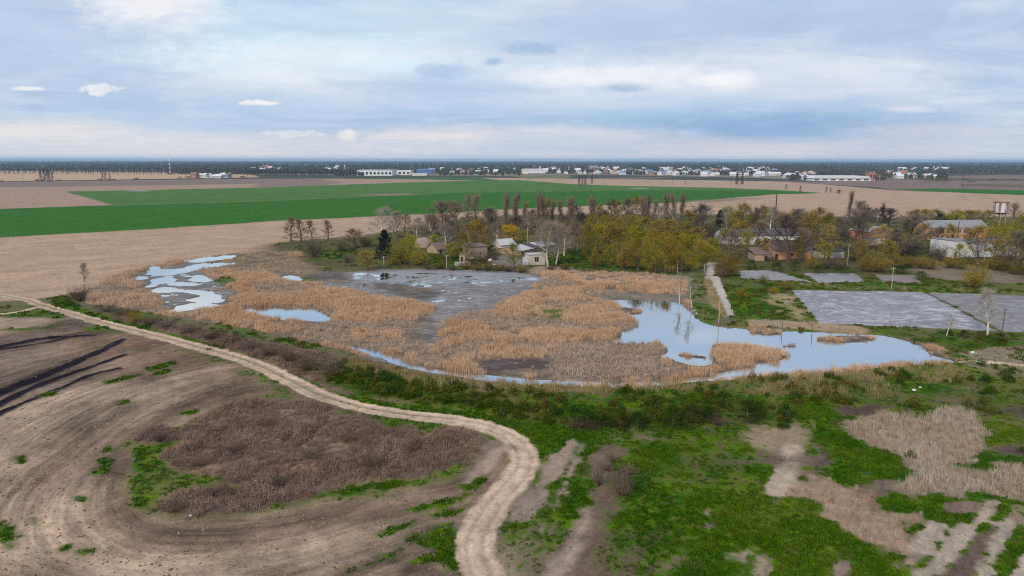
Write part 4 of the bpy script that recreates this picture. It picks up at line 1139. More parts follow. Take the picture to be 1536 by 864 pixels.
BROWN, GREYB, DKB, PALEB = (.25, .175, .125), (.30, .235, .185), (.105, .075, .06), (.38, .33, .29)
WHITEB = (.55, .52, .48)
OL, OLG, GOLD, YG, ORB = (.125, .098, .022), (.115, .118, .022), (.30, .20, .012), (.140, .165, .022), (.19, .118, .045)
SPR = (.016, .026, .015)
ORD = ['leftmost', 'second from the left', 'third from the left', 'fourth from the left', 'fifth from the left', 'sixth from the left', 'seventh from the left', 'eighth from the left', 'ninth from the left', 'tenth from the left', 'eleventh from the left', 'twelfth from the left', 'thirteenth from the left', 'fourteenth from the left', 'fifteenth from the left', 'sixteenth from the left', 'seventeenth from the left', 'eighteenth from the left', 'nineteenth from the left', 'twentieth from the left']
_tree_rng = random.Random(5)

def tree(name, key, px, yb, yt, twig, bark=None, label=None, cat='tree', group=None, wide=None, half=None, parts=True):
    ks = [k for k in KIND if k.rstrip('0123456789') == key]
    trunk, crown, ht, wd = KIND[_tree_rng.choice(ks)]
    x, y = gp(px, yb)
    z = ground_z(x, y)
    h = max(height_at(px, yb, yt) - z, .5)
    s = h / ht
    if half: w = half * px_size(x, y) * 1.2 / wd
    else: w = s * (wide or 1.0)
    o = empty(name, (x, y, z), _tree_rng.uniform(0, 6.28))
    o.scale = (w, w, s)
    b = bark or tuple(c * .55 for c in BROWN)
    if key in ('olive', 'sparse', 'willow', 'weeping') and max(twig) > .03: twig = tuple(min(c * f, .5) for c, f in zip(twig, (1.6, 1.5, .6)))
    stem_like = name.endswith('shrub') or name.endswith('thicket')
    link('stem' if stem_like else 'trunk', trunk, o, b)
    link('foliage' if stem_like else 'crown', crown, o, twig)
    tag(o, label, cat, group)
    return o

def row(desc, where, group, items, name, key, col, bark=None, cat='tree', **kw):
    """a group of trees told apart by their order from the left"""
    items = sorted(items)
    for n, it in enumerate(items):
        c = col[n % len(col)] if isinstance(col, list) else col
        lab = '%s, %s %s' % (desc, ORD[n] if n < len(items) - 1 else 'rightmost', where)
        k = key[n % len(key)] if isinstance(key, list) else key
        tree(name, k, it[0], it[1], it[2], c, bark, lab, cat, group, half=it[3] if len(it) > 3 else None, **kw)

# -- left side and the pond's edge
tree('bare_tree', 'bare', 127, 423, 392, GREYB, label='lone small bare grey tree at the pond corner beside the tan field', wide=1.0)
tree('round_shrub', 'thicket', 121, 455, 423, (.14, .095, .06), label='round brown shrub by the track at the left corner of the pond', cat='shrub', half=18)
tree('round_shrub', 'willow', 202, 487, 460, (.17, .13, .02), label='round golden shrub on the bank beside the track', cat='shrub', half=12)
row('slim bare tree', 'of three behind the dark thicket', 'slim bare trees on the field edge', [(437, 364, 324, 10), (452, 363, 326, 9), (468, 357, 328, 8)], 'bare_tree', 'upright', BROWN)
tree('bare_tree', 'upright', 492, 359, 328, BROWN, label='small slim bare tree standing alone right of the dark thicket', half=9)
tree('dark_thicket', 'thicket', 470, 386, 349, DKB, label='dark purple brown leafless thicket at the upper left pond shore', cat='shrub', half=17)
tree('bare_tree', 'bare', 535, 372, 341, BROWN, label='spreading bare tree between the dark thicket and the spruce', half=17)
tree('bushy_shrub', 'thicket', 513, 377, 357, (.12, .09, .06), label='brown bush under the spreading bare tree left of the spruce', cat='shrub', half=13)
tree('bushy_shrub', 'willow', 549, 369, 351, OL, label='olive bush just left of the tall pale bare tree', cat='shrub', half=12)
tree('bare_tree', 'birch', 574, 360, 306, PALEB, WHITEB, label='tall pale grey bare tree right behind the dark spruce', half=17)
tree('bare_tree', 'birch', 590, 358, 312, GREYB, PALEB, label='pale bare tree just right of the tall pale one behind the spruce', half=13)
tree('bare_tree', 'bare', 606, 352, 318, GREYB, label='grey bare tree above the yellow green willows right of the spruce', half=13)
tree('spruce_tree', 'spruce', 578, 388, 343, SPR, DKB, label='dark pointed spruce standing by the upper left shore of the pond', half=11)
tree('bushy_shrub', 'thicket', 520, 394, 375, DKB, label='small dark bush low on the shore left of the spruce', cat='shrub', half=8)
tree('bushy_shrub', 'sparse', 552, 405, 374, (.17, .125, .045), label='thin olive brown shrub tree at the shore in front of the spruce', cat='shrub', half=15)
tree('willow_tree', 'willow', 604, 396, 348, (.135, .13, .022), label='broad yellow green willow right beside the spruce', half=20)
tree('willow_tree', 'willow', 630, 398, 367, (.15, .135, .02), label='lower yellow green willow right of the broad one', half=17)
tree('willow_tree', 'willow', 591, 398, 376, (.12, .115, .02), label='low yellow green bush at the foot of the broad willow', half=11)
tree('willow_tree', 'olive', 652, 372, 348, YG, label='small bright yellow green tree beside the pale mound', half=9)
row('big bare brown tree', 'in the tall clump left of the birches', 'big bare trees left of the birches', [(653, 352, 322, 14), (664, 352, 296, 20), (687, 348, 298, 17), (672, 356, 318, 16)], 'bare_tree', 'bare', BROWN)
row('tall thin bare tree', 'rising above the orange brown tree', 'tall thin bare trees above the village', [(701, 336, 288, 9), (713, 336, 287, 11)], 'bare_tree', 'upright', GREYB)
tree('birch_tree', 'birch', 679, 376, 338, BROWN, WHITEB, label='birch with a bright white trunk left of the orange brown tree', half=10)
tree('birch_tree', 'birch', 706, 378, 332, ORB, WHITEB, label='birch with a white trunk inside the orange brown crown', half=10)
tree('budding_tree', 'olive', 714, 376, 325, ORB, label='rounded orange brown budding tree behind the ruined wall', half=17)
tree('budding_tree', 'sparse', 695, 390, 343, OL, PALEB, label='thin olive tree with a pale trunk behind the small brown shed', half=11)
tree('budding_tree', 'sparse', 727, 384, 352, (.15, .11, .08), label='reddish bare tree against the ruined wall', half=12)
tree('bare_tree', 'bare', 731, 348, 310, DKB, label='dark bare tree left behind the yellow willow', half=13)
tree('bare_tree', 'bare', 738, 344, 308, GREYB, label='grey bare tree behind the dark one near the yellow willow', half=12)
tree('bare_tree', 'bare', 748, 356, 330, BROWN, label='low brown bare tree just left of the yellow willow', half=10)
tree('weeping_willow', 'weeping', 768, 364, 334, GOLD, label='bright yellow weeping willow above the sheds', half=16)
tree('dark_shrub', 'olive', 738, 385, 364, (.035, .05, .02), label='dark green shrub right of the ruined wall', cat='shrub', half=10)
tree('budding_tree', 'olive', 771, 404, 360, OLG, label='rounded olive green tree at the shore left of the white hut', half=14)
tree('bare_tree', 'birch', 822, 400, 325, GREYB, WHITEB, label='large pale bare tree with a forked white trunk right of the white hut', half=21)
tree('bare_tree', 'birch', 834, 398, 328, GREYB, WHITEB, label='second large pale bare tree growing close beside the forked one', half=19)
tree('bare_tree', 'thicket', 806, 390, 362, (.12, .10, .075), label='grey brown bush between the sheds and the white hut', cat='shrub', half=13)
tree('bare_tree', 'bare', 857, 378, 330, BROWN, label='brown bare tree between the pale trees and the olive clump', half=16)
tree('bare_tree', 'bare', 872, 356, 316, DKB, label='dark bare tree behind the left edge of the olive clump', half=15)
# -- the row of poplars and the trees behind the gardens
row('slender leafless poplar', 'in the row behind the village', 'poplars behind the village', [(759, 340, 287), (773, 340, 285), (788, 340, 298), (808, 340, 286), (815, 341, 290), (829, 339, 297), (841, 338, 297), (853, 338, 292), (859, 338, 294), (885, 336, 296), (891, 336, 290)], 'poplar_tree', 'poplar', [(.29, .21, .165), (.25, .185, .15), (.29, .225, .15)], wide=1.5)
row('slender leafless poplar', 'in the row behind the olive clump', 'poplars behind the olive clump', [(964, 336, 292), (971, 336, 290), (981, 335, 297), (1000, 335, 286), (1009, 335, 286), (1022, 334, 288)], 'poplar_tree', 'poplar', [(.29, .21, .165), (.25, .18, .15)], wide=1.5)
row('rounded brownish tree', 'in the hazy back row beyond the olive clump', 'back row beyond the olive clump', [(797, 340, 312, 9), (822, 339, 294, 9), (868, 336, 304, 9), (902, 336, 303, 10), (915, 334, 296, 11), (927, 333, 298, 11), (939, 333, 295, 11), (952, 333, 292, 12), (966, 334, 302, 10)], 'back_row_tree', ['bare', 'sparse'], [(.16, .12, .09), (.155, .12, .05), (.18, .15, .125)])
row('bare tree', 'in the low row under the poplars', 'low row under the poplars', [(780, 352, 322, 11), (799, 352, 324, 10), (846, 352, 322, 13), (888, 352, 318, 14), (905, 348, 314, 14), (1030, 348, 312, 13), (1044, 346, 303, 14)], 'bare_tree', ['bare', 'sparse'], [(.11, .085, .07), (.13, .105, .05)])
row('pale white branched tree', 'behind the olive clump', 'pale trees behind the olive clump', [(985, 345, 305, 13), (1014, 348, 310, 12), (1057, 346, 302, 15), (1090, 345, 308, 10)], 'pale_tree', 'birch', (.30, .265, .24), WHITEB)
tree('dark_shrub', 'thicket', 998, 347, 330, (.085, .045, .04), label='dark reddish bush behind the olive clump', cat='shrub', half=13)
row('dense olive budding tree', 'in the big clump by the pond', 'olive trees of the big clump', [(880, 384, 330, 14), (897, 382, 329, 16), (912, 384, 328, 18), (930, 382, 326, 17), (948, 388, 334, 18), (962, 392, 333, 19), (980, 396, 338, 20), (996, 392, 343, 18), (1018, 384, 343, 20), (1036, 386, 346, 20), (1052, 392, 357, 18)], 'budding_tree', ['olive', 'olive', 'sparse'], [(.125, .102, .025), (.155, .15, .022), (.175, .125, .05), (.115, .095, .03)], (.07, .052, .04))
row('olive shrub', 'along the front of the big clump', 'shrubs in front of the big clump', [(893, 400, 366, 12), (915, 396, 362, 12), (936, 404, 352, 15), (957, 407, 346, 17), (978, 410, 348, 19), (998, 410, 350, 18), (1016, 408, 352, 17), (1058, 402, 364, 17)], 'budding_shrub', ['willow', 'olive'], [(.125, .10, .024), (.14, .135, .020), (.15, .105, .035)], cat='shrub')
tree('willow_tree', 'willow', 1013, 407, 363, (.16, .16, .018), label='bright yellow green tree at the right front of the olive clump', half=14)
tree('willow_tree', 'willow', 1034, 407, 379, (.17, .165, .018), label='low bright yellow green bush beside the farm lane', half=12)
tree('willow_tree', 'olive', 884, 372, 332, (.17, .155, .012), label='yellowish tree on the left edge of the olive clump', half=10)
tree('budding_shrub', 'willow', 1091, 414, 368, (.135, .092, .024), label='golden brown rounded shrub right of the farm lane', cat='shrub', half=20)
tree('budding_shrub', 'thicket', 1086, 416, 396, (.19, .135, .10), label='low bare reddish shrub at the foot of the golden one by the lane', cat='shrub', half=10)
tree('spruce_tree', 'spruce', 1080, 340, 314, SPR, DKB, label='small dark spruce above the long ruined building', half=8)
tree('willow_tree', 'olive', 1092, 338, 306, (.15, .155, .02), label='bright green budding tree right behind the small spruce', half=12)
tree('dark_shrub', 'thicket', 1071, 368, 340, (.09, .068, .055), label='brown thicket at the left end of the long ruined building', cat='shrub', half=13)
tree('bare_tree', 'sapling', 1020, 455, 405, (.33, .29, .26), WHITEB, label='thin pale dead tree on the pond dike, left of a pair', half=9)
tree('bare_tree', 'sapling', 1038, 462, 408, (.33, .29, .26), WHITEB, label='thin pale dead tree on the pond dike, right of a pair', half=9)
# -- low bushes along the village shore
row('dark low bush', 'along the village shore of the pond', 'low bushes along the village shore', [(642, 404, 392, 10), (660, 403, 390, 10), (680, 405, 396, 9), (700, 404, 388, 10), (716, 405, 391, 10), (732, 405, 390, 11), (748, 406, 391, 11), (762, 407, 394, 10), (782, 408, 395, 10), (826, 404, 394, 9), (848, 404, 392, 10), (709, 398, 374, 9), (724, 396, 368, 11), (742, 390, 374, 9)], 'shore_shrub', ['thicket', 'willow'], [(.10, .075, .045), (.085, .075, .025), (.14, .10, .075)], cat='shrub')
# -- undergrowth that fills the belt
BR = [(.17, .125, .09), (.15, .115, .06), (.19, .145, .11), (.13, .095, .075)]
row('brown leafless bush', 'in the undergrowth behind the village', 'undergrowth behind the village', [(640, 350, 334, 11), (660, 362, 338, 14), (684, 358, 336, 13), (722, 350, 330, 12), (744, 346, 326, 13), (766, 345, 326, 12), (786, 350, 330, 13), (806, 352, 330, 14), (826, 350, 326, 13), (846, 354, 328, 14), (866, 362, 334, 14), (884, 350, 322, 14)], 'belt_thicket', ['thicket', 'bare'], BR, cat='shrub')
row('brown leafless bush', 'in the undergrowth behind the olive clump', 'undergrowth behind the olive clump', [(902, 348, 318, 14), (920, 346, 316, 14), (938, 346, 316, 14), (956, 348, 318, 14), (974, 350, 318, 15), (992, 350, 322, 14), (1010, 352, 322, 15), (1030, 356, 322, 15), (1048, 354, 318, 15), (1066, 356, 324, 14)], 'belt_thicket', ['bare', 'thicket'], BR, cat='shrub')
row('olive brown bush', 'in the undergrowth around the ruined farm', 'undergrowth around the ruined farm', [(1100, 352, 328, 13), (1120, 354, 330, 14), (1150, 352, 326, 14), (1176, 352, 326, 14), (1208, 362, 326, 16), (1232, 366, 334, 16), (1252, 362, 328, 16), (1292, 358, 330, 14), (1130, 384, 360, 12), (1104, 392, 364, 14), (1284, 392, 366, 14), (1340, 366, 340, 13), (1378, 352, 326, 14)], 'belt_thicket', ['sparse', 'thicket'], [(.13, .10, .045), (.15, .115, .085), (.12, .095, .035)], cat='shrub')
row('olive brown bush', 'in the undergrowth near the garage', 'undergrowth near the garage', [(1395, 404, 384, 13), (1408, 386, 362, 12), (1440, 404, 384, 14), (1460, 398, 380, 14), (1482, 404, 382, 15), (1512, 404, 380, 14), (1530, 412, 386, 16), (1490, 360, 336, 15), (1512, 352, 326, 15)], 'belt_thicket', ['willow', 'thicket'], [(.13, .10, .045), (.16, .12, .09), (.12, .10, .03)], cat='shrub')
# -- around the ruined farm
row('olive and bare tree', 'in the row behind the ruined farm', 'trees behind the ruined farm', [(1104, 348, 312, 14), (1113, 345, 300, 14), (1126, 350, 308, 13), (1141, 350, 305, 14), (1165, 350, 312, 15), (1200, 352, 310, 16), (1225, 350, 308, 16), (1243, 350, 314, 14), (1291, 345, 298, 13)], 'back_row_tree', ['sparse', 'olive', 'bare'], [(.135, .11, .04), (.12, .098, .026), (.17, .135, .10)])
tree('pale_tree', 'birch', 1155, 356, 305, (.27, .24, .21), WHITEB, label='white trunked bare tree behind the brick ruin', half=12)
tree('bare_tree', 'bare', 1183, 394, 316, (.145, .10, .085), DKB, label='big dark trunked bare tree in front of the brick ruin', half=27)
tree('bare_tree', 'sparse', 1217, 384, 313, (.13, .10, .06), label='tall thin bare tree with an olive tint right of the brick ruin', half=19)
tree('bare_tree', 'bare', 1274, 390, 309, (.185, .15, .135), DKB, label='big grey rounded bare tree over the low grey shed', half=29)
tree('poplar_tree', 'poplar', 1273, 330, 284, (.12, .085, .07), label='lone leafless poplar rising behind the big grey bare tree')
tree('poplar_tree', 'poplar', 1324, 330, 301, (.14, .10, .085), label='small leafless poplar over the maroon thicket')
row('dark maroon leafless tree', 'in the thicket behind the red brick house', 'maroon thicket behind the brick house', [(1302, 342, 309, 12), (1316, 342, 308, 13), (1332, 342, 310, 13)], 'bare_tree', 'bare', (.075, .048, .045), DKB)
tree('bare_tree', 'bare', 1357, 383, 317, (.20, .165, .14), DKB, label='big greyish bare tree between the brick house and the long orange building', half=29)
tree('dark_thicket', 'thicket', 1356, 383, 352, (.07, .055, .05), label='dark undergrowth at the foot of the greyish bare tree', cat='shrub', half=22)
tree('budding_tree', 'sparse', 1385, 376, 332, (.14, .115, .05), label='olive tree at the left end of the long orange building', half=11)
row('low olive tree', 'in the row behind the long orange building', 'row behind the orange building', [(1371, 338, 312, 12), (1388, 338, 311, 13), (1402, 338, 312, 12), (1432, 338, 312, 13), (1448, 338, 313, 13), (1463, 338, 312, 13), (1478, 338, 313, 12)], 'back_row_tree', ['sparse', 'olive'], [(.15, .115, .05), (.13, .108, .03), (.12, .11, .028)])
row('dark evergreen', 'of two over the roof of the orange building', 'evergreens over the orange building', [(1410, 340, 318, 8), (1421, 340, 319, 9)], 'evergreen_tree', 'olive', (.012, .018, .010), DKB)
tree('willow_tree', 'willow', 1500, 368, 322, (.16, .16, .018), label='bright yellow green willow in front of the water tower', half=23)
tree('willow_tree', 'olive', 1535, 358, 311, (.155, .16, .02), label='bright green tree at the right edge beside the water tower', half=18)
tree('bare_tree', 'bare', 1521, 338, 302, GREYB, label='grey bare tree just right of the water tower', half=10)
tree('budding_tree', 'sparse', 1467, 388, 334, (.175, .125, .06), label='reddish budding tree in front of the white garage', half=17)
tree('birch_tree', 'birch', 1476, 390, 350, (.2, .16, .11), WHITEB, label='thin birch standing before the white garage wall', half=9)
tree('bare_tree', 'bare', 1530, 410, 340, (.19, .16, .125), label='large grey bare tree at the right edge before the garage', half=24)
row('olive bush', 'in the hedge below the ruined farm', 'bushes below the ruined farm', [(1219, 402, 380, 11), (1300, 407, 374, 15), (1320, 408, 374, 16), (1345, 402, 378, 13), (1363, 402, 380, 12), (1383, 403, 380, 15), (1424, 402, 380, 13), (1498, 405, 384, 15)], 'farm_shrub', 'willow', [(.135, .10, .024), (.12, .096, .022), (.16, .11, .035)], cat='shrub')
row('brown leafless bush', 'near the low grey shed', 'brown bushes near the grey shed', [(1154, 392, 378, 10), (1240, 402, 382, 13), (1256, 404, 379, 15), (1310, 374, 358, 11)], 'farm_thicket', 'thicket', [(.15, .105, .08), (.13, .095, .07)], cat='shrub')
row('dark scrub', 'by the white garage', 'dark scrub by the garage', [(1398, 388, 362, 12), (1410, 392, 372, 9), (1452, 394, 380, 14)], 'farm_thicket', 'thicket', (.085, .072, .05), cat='shrub')
row('dark green low bush', 'along the edge of the upper drying beds', 'low bushes by the upper beds', [(1128, 404, 388, 9), (1165, 406, 392, 11), (1192, 406, 390, 9), (1228, 410, 396, 10), (1262, 410, 396, 12), (1350, 410, 396, 11), (1380, 420, 404, 9)], 'bed_shrub', 'olive', [(.028, .045, .01), (.022, .038, .01)], cat='shrub')
row('golden brown bush', 'on the dikes between drying beds', 'bushes on the bed dikes', [(1180, 434, 418, 11), (1144, 424, 408, 7), (1112, 446, 430, 8), (1160, 440, 428, 8)], 'dike_shrub', 'willow', [(.16, .115, .035), (.125, .105, .03)], cat='shrub')
tree('round_shrub', 'willow', 1461, 432, 387, (.155, .12, .016), label='round golden olive tree standing alone above the drying beds', half=18, cat='tree')
tree('pale_tree', 'birch', 1481, 502, 427, (.40, .36, .32), WHITEB, label='white bare tree in front of the drying beds at right', half=18)
tree('pale_tree', 'sapling', 1420, 503, 468, (.36, .31, .27), WHITEB, label='small pale bare sapling below the light drying bed', half=9)
row('dark green bush', 'around the white bare tree', 'bushes round the white bare tree', [(1446, 506, 494, 8), (1470, 508, 495, 9), (1500, 512, 498, 10)], 'dike_shrub', 'olive', [(.03, .042, .012), (.06, .055, .025)], cat='shrub')
tree('dry_shrub', 'thicket', 932, 742, 700, (.16, .115, .095), label='low dry leafless shrub among the torn strips in the meadow', cat='shrub', half=18)
tree('dry_shrub', 'thicket', 898, 728, 676, (.20, .15, .125), label='pale dry thicket at the head of the dirt strips', cat='shrub', half=14)
row('low reddish bramble', 'at the head of the dirt strips', 'brambles by the dirt strips', [(908, 706, 686, 13), (919, 692, 672, 14), (940, 712, 692, 14), (926, 724, 706, 15)], 'bramble_thicket', 'thicket', [(.17, .115, .09), (.20, .14, .11)], cat='shrub')
# bushes on the bank
row('dense dark green bush', 'along the foot of the bank', 'green bushes at the foot of the bank', [(880, 640, 612, 16), (905, 642, 618, 16), (930, 643, 614, 18), (956, 645, 616, 16), (1010, 640, 606, 20), (1035, 640, 602, 20), (1060, 634, 604, 18), (1120, 632, 596, 22), (1136, 628, 600, 16), (1180, 628, 606, 16)], 'bank_shrub', 'olive', [(.014, .038, .004), (.020, .042, .005), (.032, .040, .008)], cat='shrub')
row('brown leafless bush', 'along the foot of the bank', 'brown bushes at the foot of the bank', [(706, 606, 596, 9), (865, 642, 622, 14), (886, 645, 624, 14), (1075, 640, 616, 14)], 'bank_thicket', 'thicket', [(.095, .07, .05), (.12, .085, .06)], cat='shrub')
row('brown bramble bush', 'on the dike left of the pond', 'bramble bushes on the left dike', [(162, 470, 450, 18), (182, 478, 456, 18), (228, 490, 466, 18), (252, 496, 470, 18), (290, 504, 480, 18), (318, 512, 488, 18), (348, 520, 496, 18), (376, 528, 502, 18), (404, 536, 510, 18), (432, 546, 516, 18), (462, 556, 524, 18), (494, 566, 532, 18)], 'bramble_thicket', 'thicket', [(.15, .11, .085), (.12, .085, .06), (.13, .10, .055), (.17, .125, .10)], cat='shrub')
row('grey brown bare tree', 'standing among the ruined farm buildings', 'bare trees among the farm buildings', [(1098, 388, 342, 13), (1112, 374, 328, 13), (1136, 378, 330, 14), (1205, 390, 338, 14), (1243, 388, 334, 15), (1262, 378, 322, 15), (1296, 380, 330, 13), (1322, 374, 334, 12), (1342, 388, 340, 14), (1402, 380, 336, 13), (1422, 374, 332, 12), (1452, 382, 338, 13), (1490, 394, 350, 14), (1510, 400, 350, 14)], 'bare_tree', ['bare', 'sparse', 'upright'], [(.22, .17, .13), (.17, .135, .075), (.19, .145, .11), (.26, .21, .17)])
row('pale bare tree', 'in the village left of the olive clump', 'pale trees in the village', [(626, 364, 322, 12), (648, 366, 318, 13), (668, 378, 330, 12), (744, 372, 330, 12), (792, 366, 318, 13), (812, 372, 326, 12), (846, 384, 334, 14), (866, 378, 336, 12)], 'pale_tree', ['birch', 'bare'], [(.27, .22, .18), (.23, .18, .145)], WHITEB)
row('dense olive green tree', 'behind the big clump by the pond', 'olive trees behind the big clump', [(890, 366, 322, 14), (906, 362, 318, 15), (926, 362, 320, 15), (946, 364, 318, 16), (966, 366, 322, 16), (986, 368, 324, 16), (1008, 370, 326, 16), (1028, 370, 328, 16), (1044, 376, 338, 15)], 'budding_tree', ['sparse', 'olive'], [(.15, .12, .04), (.13, .115, .025), (.16, .12, .06)])
row('dark bramble clump', 'on the weedy island in the worked field', 'bramble clumps on the weedy island', [(240, 664, 640, 16), (262, 766, 744, 18), (300, 700, 682, 16), (318, 744, 726, 16), (352, 676, 655, 20), (398, 640, 618, 18), (420, 726, 706, 18), (470, 690, 668, 20), (520, 662, 640, 18), (560, 700, 680, 18), (616, 676, 656, 18), (668, 668, 650, 16)], 'island_shrub', 'thicket', [(.13, .09, .072), (.17, .12, .095), (.19, .125, .08)], cat='shrub')
row('olive budding tree', 'half hiding the ruined farm buildings', 'olive trees before the farm buildings', [(1090, 378, 340, 12), (1118, 382, 344, 13), (1146, 388, 354, 11), (1198, 394, 350, 13), (1234, 396, 360, 12), (1290, 396, 356, 14), (1330, 392, 356, 13), (1438, 394, 362, 11), (1498, 398, 354, 14), (1522, 400, 352, 14)], 'farm_tree', ['sparse', 'olive'], [(.155, .125, .035), (.14, .13, .025), (.17, .125, .05)])
row('yellow green budding tree', 'scattered through the tree belt', 'yellow green trees of the belt', [(618, 388, 346, 13), (676, 390, 362, 11), (786, 372, 342, 11), (904, 376, 334, 12), (1024, 378, 346, 12), (1066, 388, 354, 12), (1128, 350, 316, 12), (1186, 350, 314, 13), (1370, 372, 340, 12), (1430, 350, 316, 13)], 'belt_tree', ['olive', 'sparse'], [(.16, .165, .022), (.18, .165, .02), (.135, .14, .03)])
# -- far rows
fr = random.Random(9)
for n in range(86):
    x = -6 + n * 4.6 + fr.uniform(-1.6, 1.6)
    tree('bare_tree', 'upright', x, 261.5 + fr.uniform(-.5, .7), 251.0 + fr.uniform(-1.2, 2.5), (.09, .066, .06), label='tiny bare tree in the long far row beyond the left fields', group='far row of bare trees at left', wide=1.2)
row('small bare tree', 'in the lone clump before the far left row', 'lone clump on the far left field', [(62, 271.5, 255), (67, 271.5, 252), (71, 271.5, 252.5), (75, 271.5, 254), (79, 271.5, 256)], 'bare_tree', 'upright', (.11, .08, .075))
row('small dark bush', 'on the edge of the far left field', 'bushes on the far left field edge', [(3, 272.5, 269, 2.5), (56, 272, 267, 4), (64, 272.2, 267, 5), (74, 272.2, 268, 5), (88, 271.5, 268.5, 5), (150, 270.5, 267, 5), (163, 270.5, 266.5, 5), (171, 270.5, 267.2, 3), (205, 269.5, 265, 5)], 'field_shrub', 'thicket', (.085, .075, .06), cat='shrub')
row('small bare tree', 'of three behind the field edge bushes', 'small trees on the far field edge', [(154, 270, 259), (158, 270, 258), (165, 270, 260)], 'bare_tree', 'upright', (.12, .085, .08))
for n in range(40):
    x = 372 + n * 4.1 + fr.uniform(-1.6, 1.6)
    tree('bare_tree', fr.choice(['upright', 'bare']), x, 265.5 + fr.uniform(-.8, .5), 252 + fr.uniform(0, 5), (.10, .078, .07), label='tiny bare tree in the far row left of the white factory', group='far row of bare trees by the factory')
row('small tree', 'beside the far cottages', 'trees by the far cottages', [(312, 267.5, 259, 4), (322, 267, 260, 4), (342, 267.5, 257, 6), (364, 267.5, 263.5, 6), (282, 268, 264, 5), (270, 268, 264.5, 4)], 'village_tree', ['olive', 'bare'], [(.15, .115, .05), (.10, .10, .06), (.11, .08, .07)])
for x, yb, yt, hf in ((1178.5, 289.5, 281, 1.6), (1200.5, 288, 278, 1.8), (1239, 289, 279, 1.5), (1246, 289, 281, 1.5), (1258, 290, 283.5, 4.5)):
    pass
row('small dark tree', 'standing out on the tan field at right', 'lone trees on the right tan field', [(1178.5, 285, 276, 1.6), (1200.5, 289, 278, 1.8), (1239, 290, 279.5, 1.6), (1246, 290, 281.5, 1.6), (1258, 290.5, 284, 4.5)], 'field_tree', 'upright', (.10, .075, .065))
row('rounded green tree', 'before the fallow field at right', 'green trees before the fallow field', [(1390, 271, 262, 4), (1396, 272, 264, 4), (1409, 272.5, 264, 6), (1419, 272, 265, 4)], 'village_tree', 'olive', (.075, .085, .04))
row('tiny dark bush', 'on the fallow field at right', 'bushes on the fallow field', [(1448, 269, 266.5, 5), (1456, 273, 271, 7), (1490, 269.5, 267.5, 8), (1520, 270, 268, 10)], 'field_shrub', 'thicket', (.07, .055, .05), cat='shrub')

# far-off wood: one mass of crowns
def far_crown(seed):
    r = rng_(seed)
    n = 110
    d = r.normal(size=(n, 3)); d /= np.linalg.norm(d, axis=1)[:, None]
    P = d * (r.uniform(.3, 1, (n, 1)) ** .5) * np.array([4.6, 4.6, 5.6]) + np.array([0, 0, 7.5])
    V, Q = leaf_quads(P, 3.0, r)
    V2, Q2 = tubes([(0, 0, -1, 0, 0, 9, .4, .2)], 5)
    return mesh_np('far_crown', np.concatenate([V, V2]), np.concatenate([Q, Q2 + len(V)]), [M_FAR])
M_FAR = mat_tuft('far_wood', [(.085, .10, .07), (.11, .095, .085), (.07, .10, .055)], .0022)
wr = rng_(77)
P_ = []
def wood(n, x0, x1, y0, y1, power=1.0):
    px = wr.uniform(x0, x1, n); py = y0 + (y1 - y0) * wr.uniform(size=n) ** power
    for a_, b_ in zip(px, py):
        P_.append((*gp(a_, b_), 0.))
wood(9000, -260, 1800, 241.6, 247.5)
wood(2600, -260, 400, 246, 255.5)
wood(1500, 250, 540, 251, 262)
wood(1700, 540, 960, 247, 259.5)
wood(2400, 940, 1240, 247, 262.5)
wood(2600, 1150, 1800, 247, 260.5)
wood(500, 1290, 1420, 258, 268)
wood(260, 1180, 1330, 262, 271)
wood(160, 660, 780, 256, 264)
wood(90, 500, 545, 258, 265)
P_ = np.array(P_)
P_ = P_[P_[:, 1] < 25000]
sc_ = wr.uniform(.75, 1.35, len(P_)) * np.where(P_[:, 1] < 3200, .62, 1.0)
scatter('distant_wood', [far_crown(s) for s in (1, 2, 3)], P_, sc_)
# ------------------------------------------------------------------ buildings
PANE = mat_plain('window_glass', (.025, .028, .032), .25, .2, 2, .5)
DARK = mat_plain('dark_opening', (.018, .016, .016), .9, .2)
WOODP = mat_plain('pole_wood', (.13, .105, .085), .9, .3, 3)
CONC = mat_plain('concrete', (.36, .345, .32), .9, .2, 2, stain=(.2, .19, .17))
STEEL = mat_plain('galvanised_steel', (.12, .12, .125), .6, .2, 2, .5, metallic=.3)

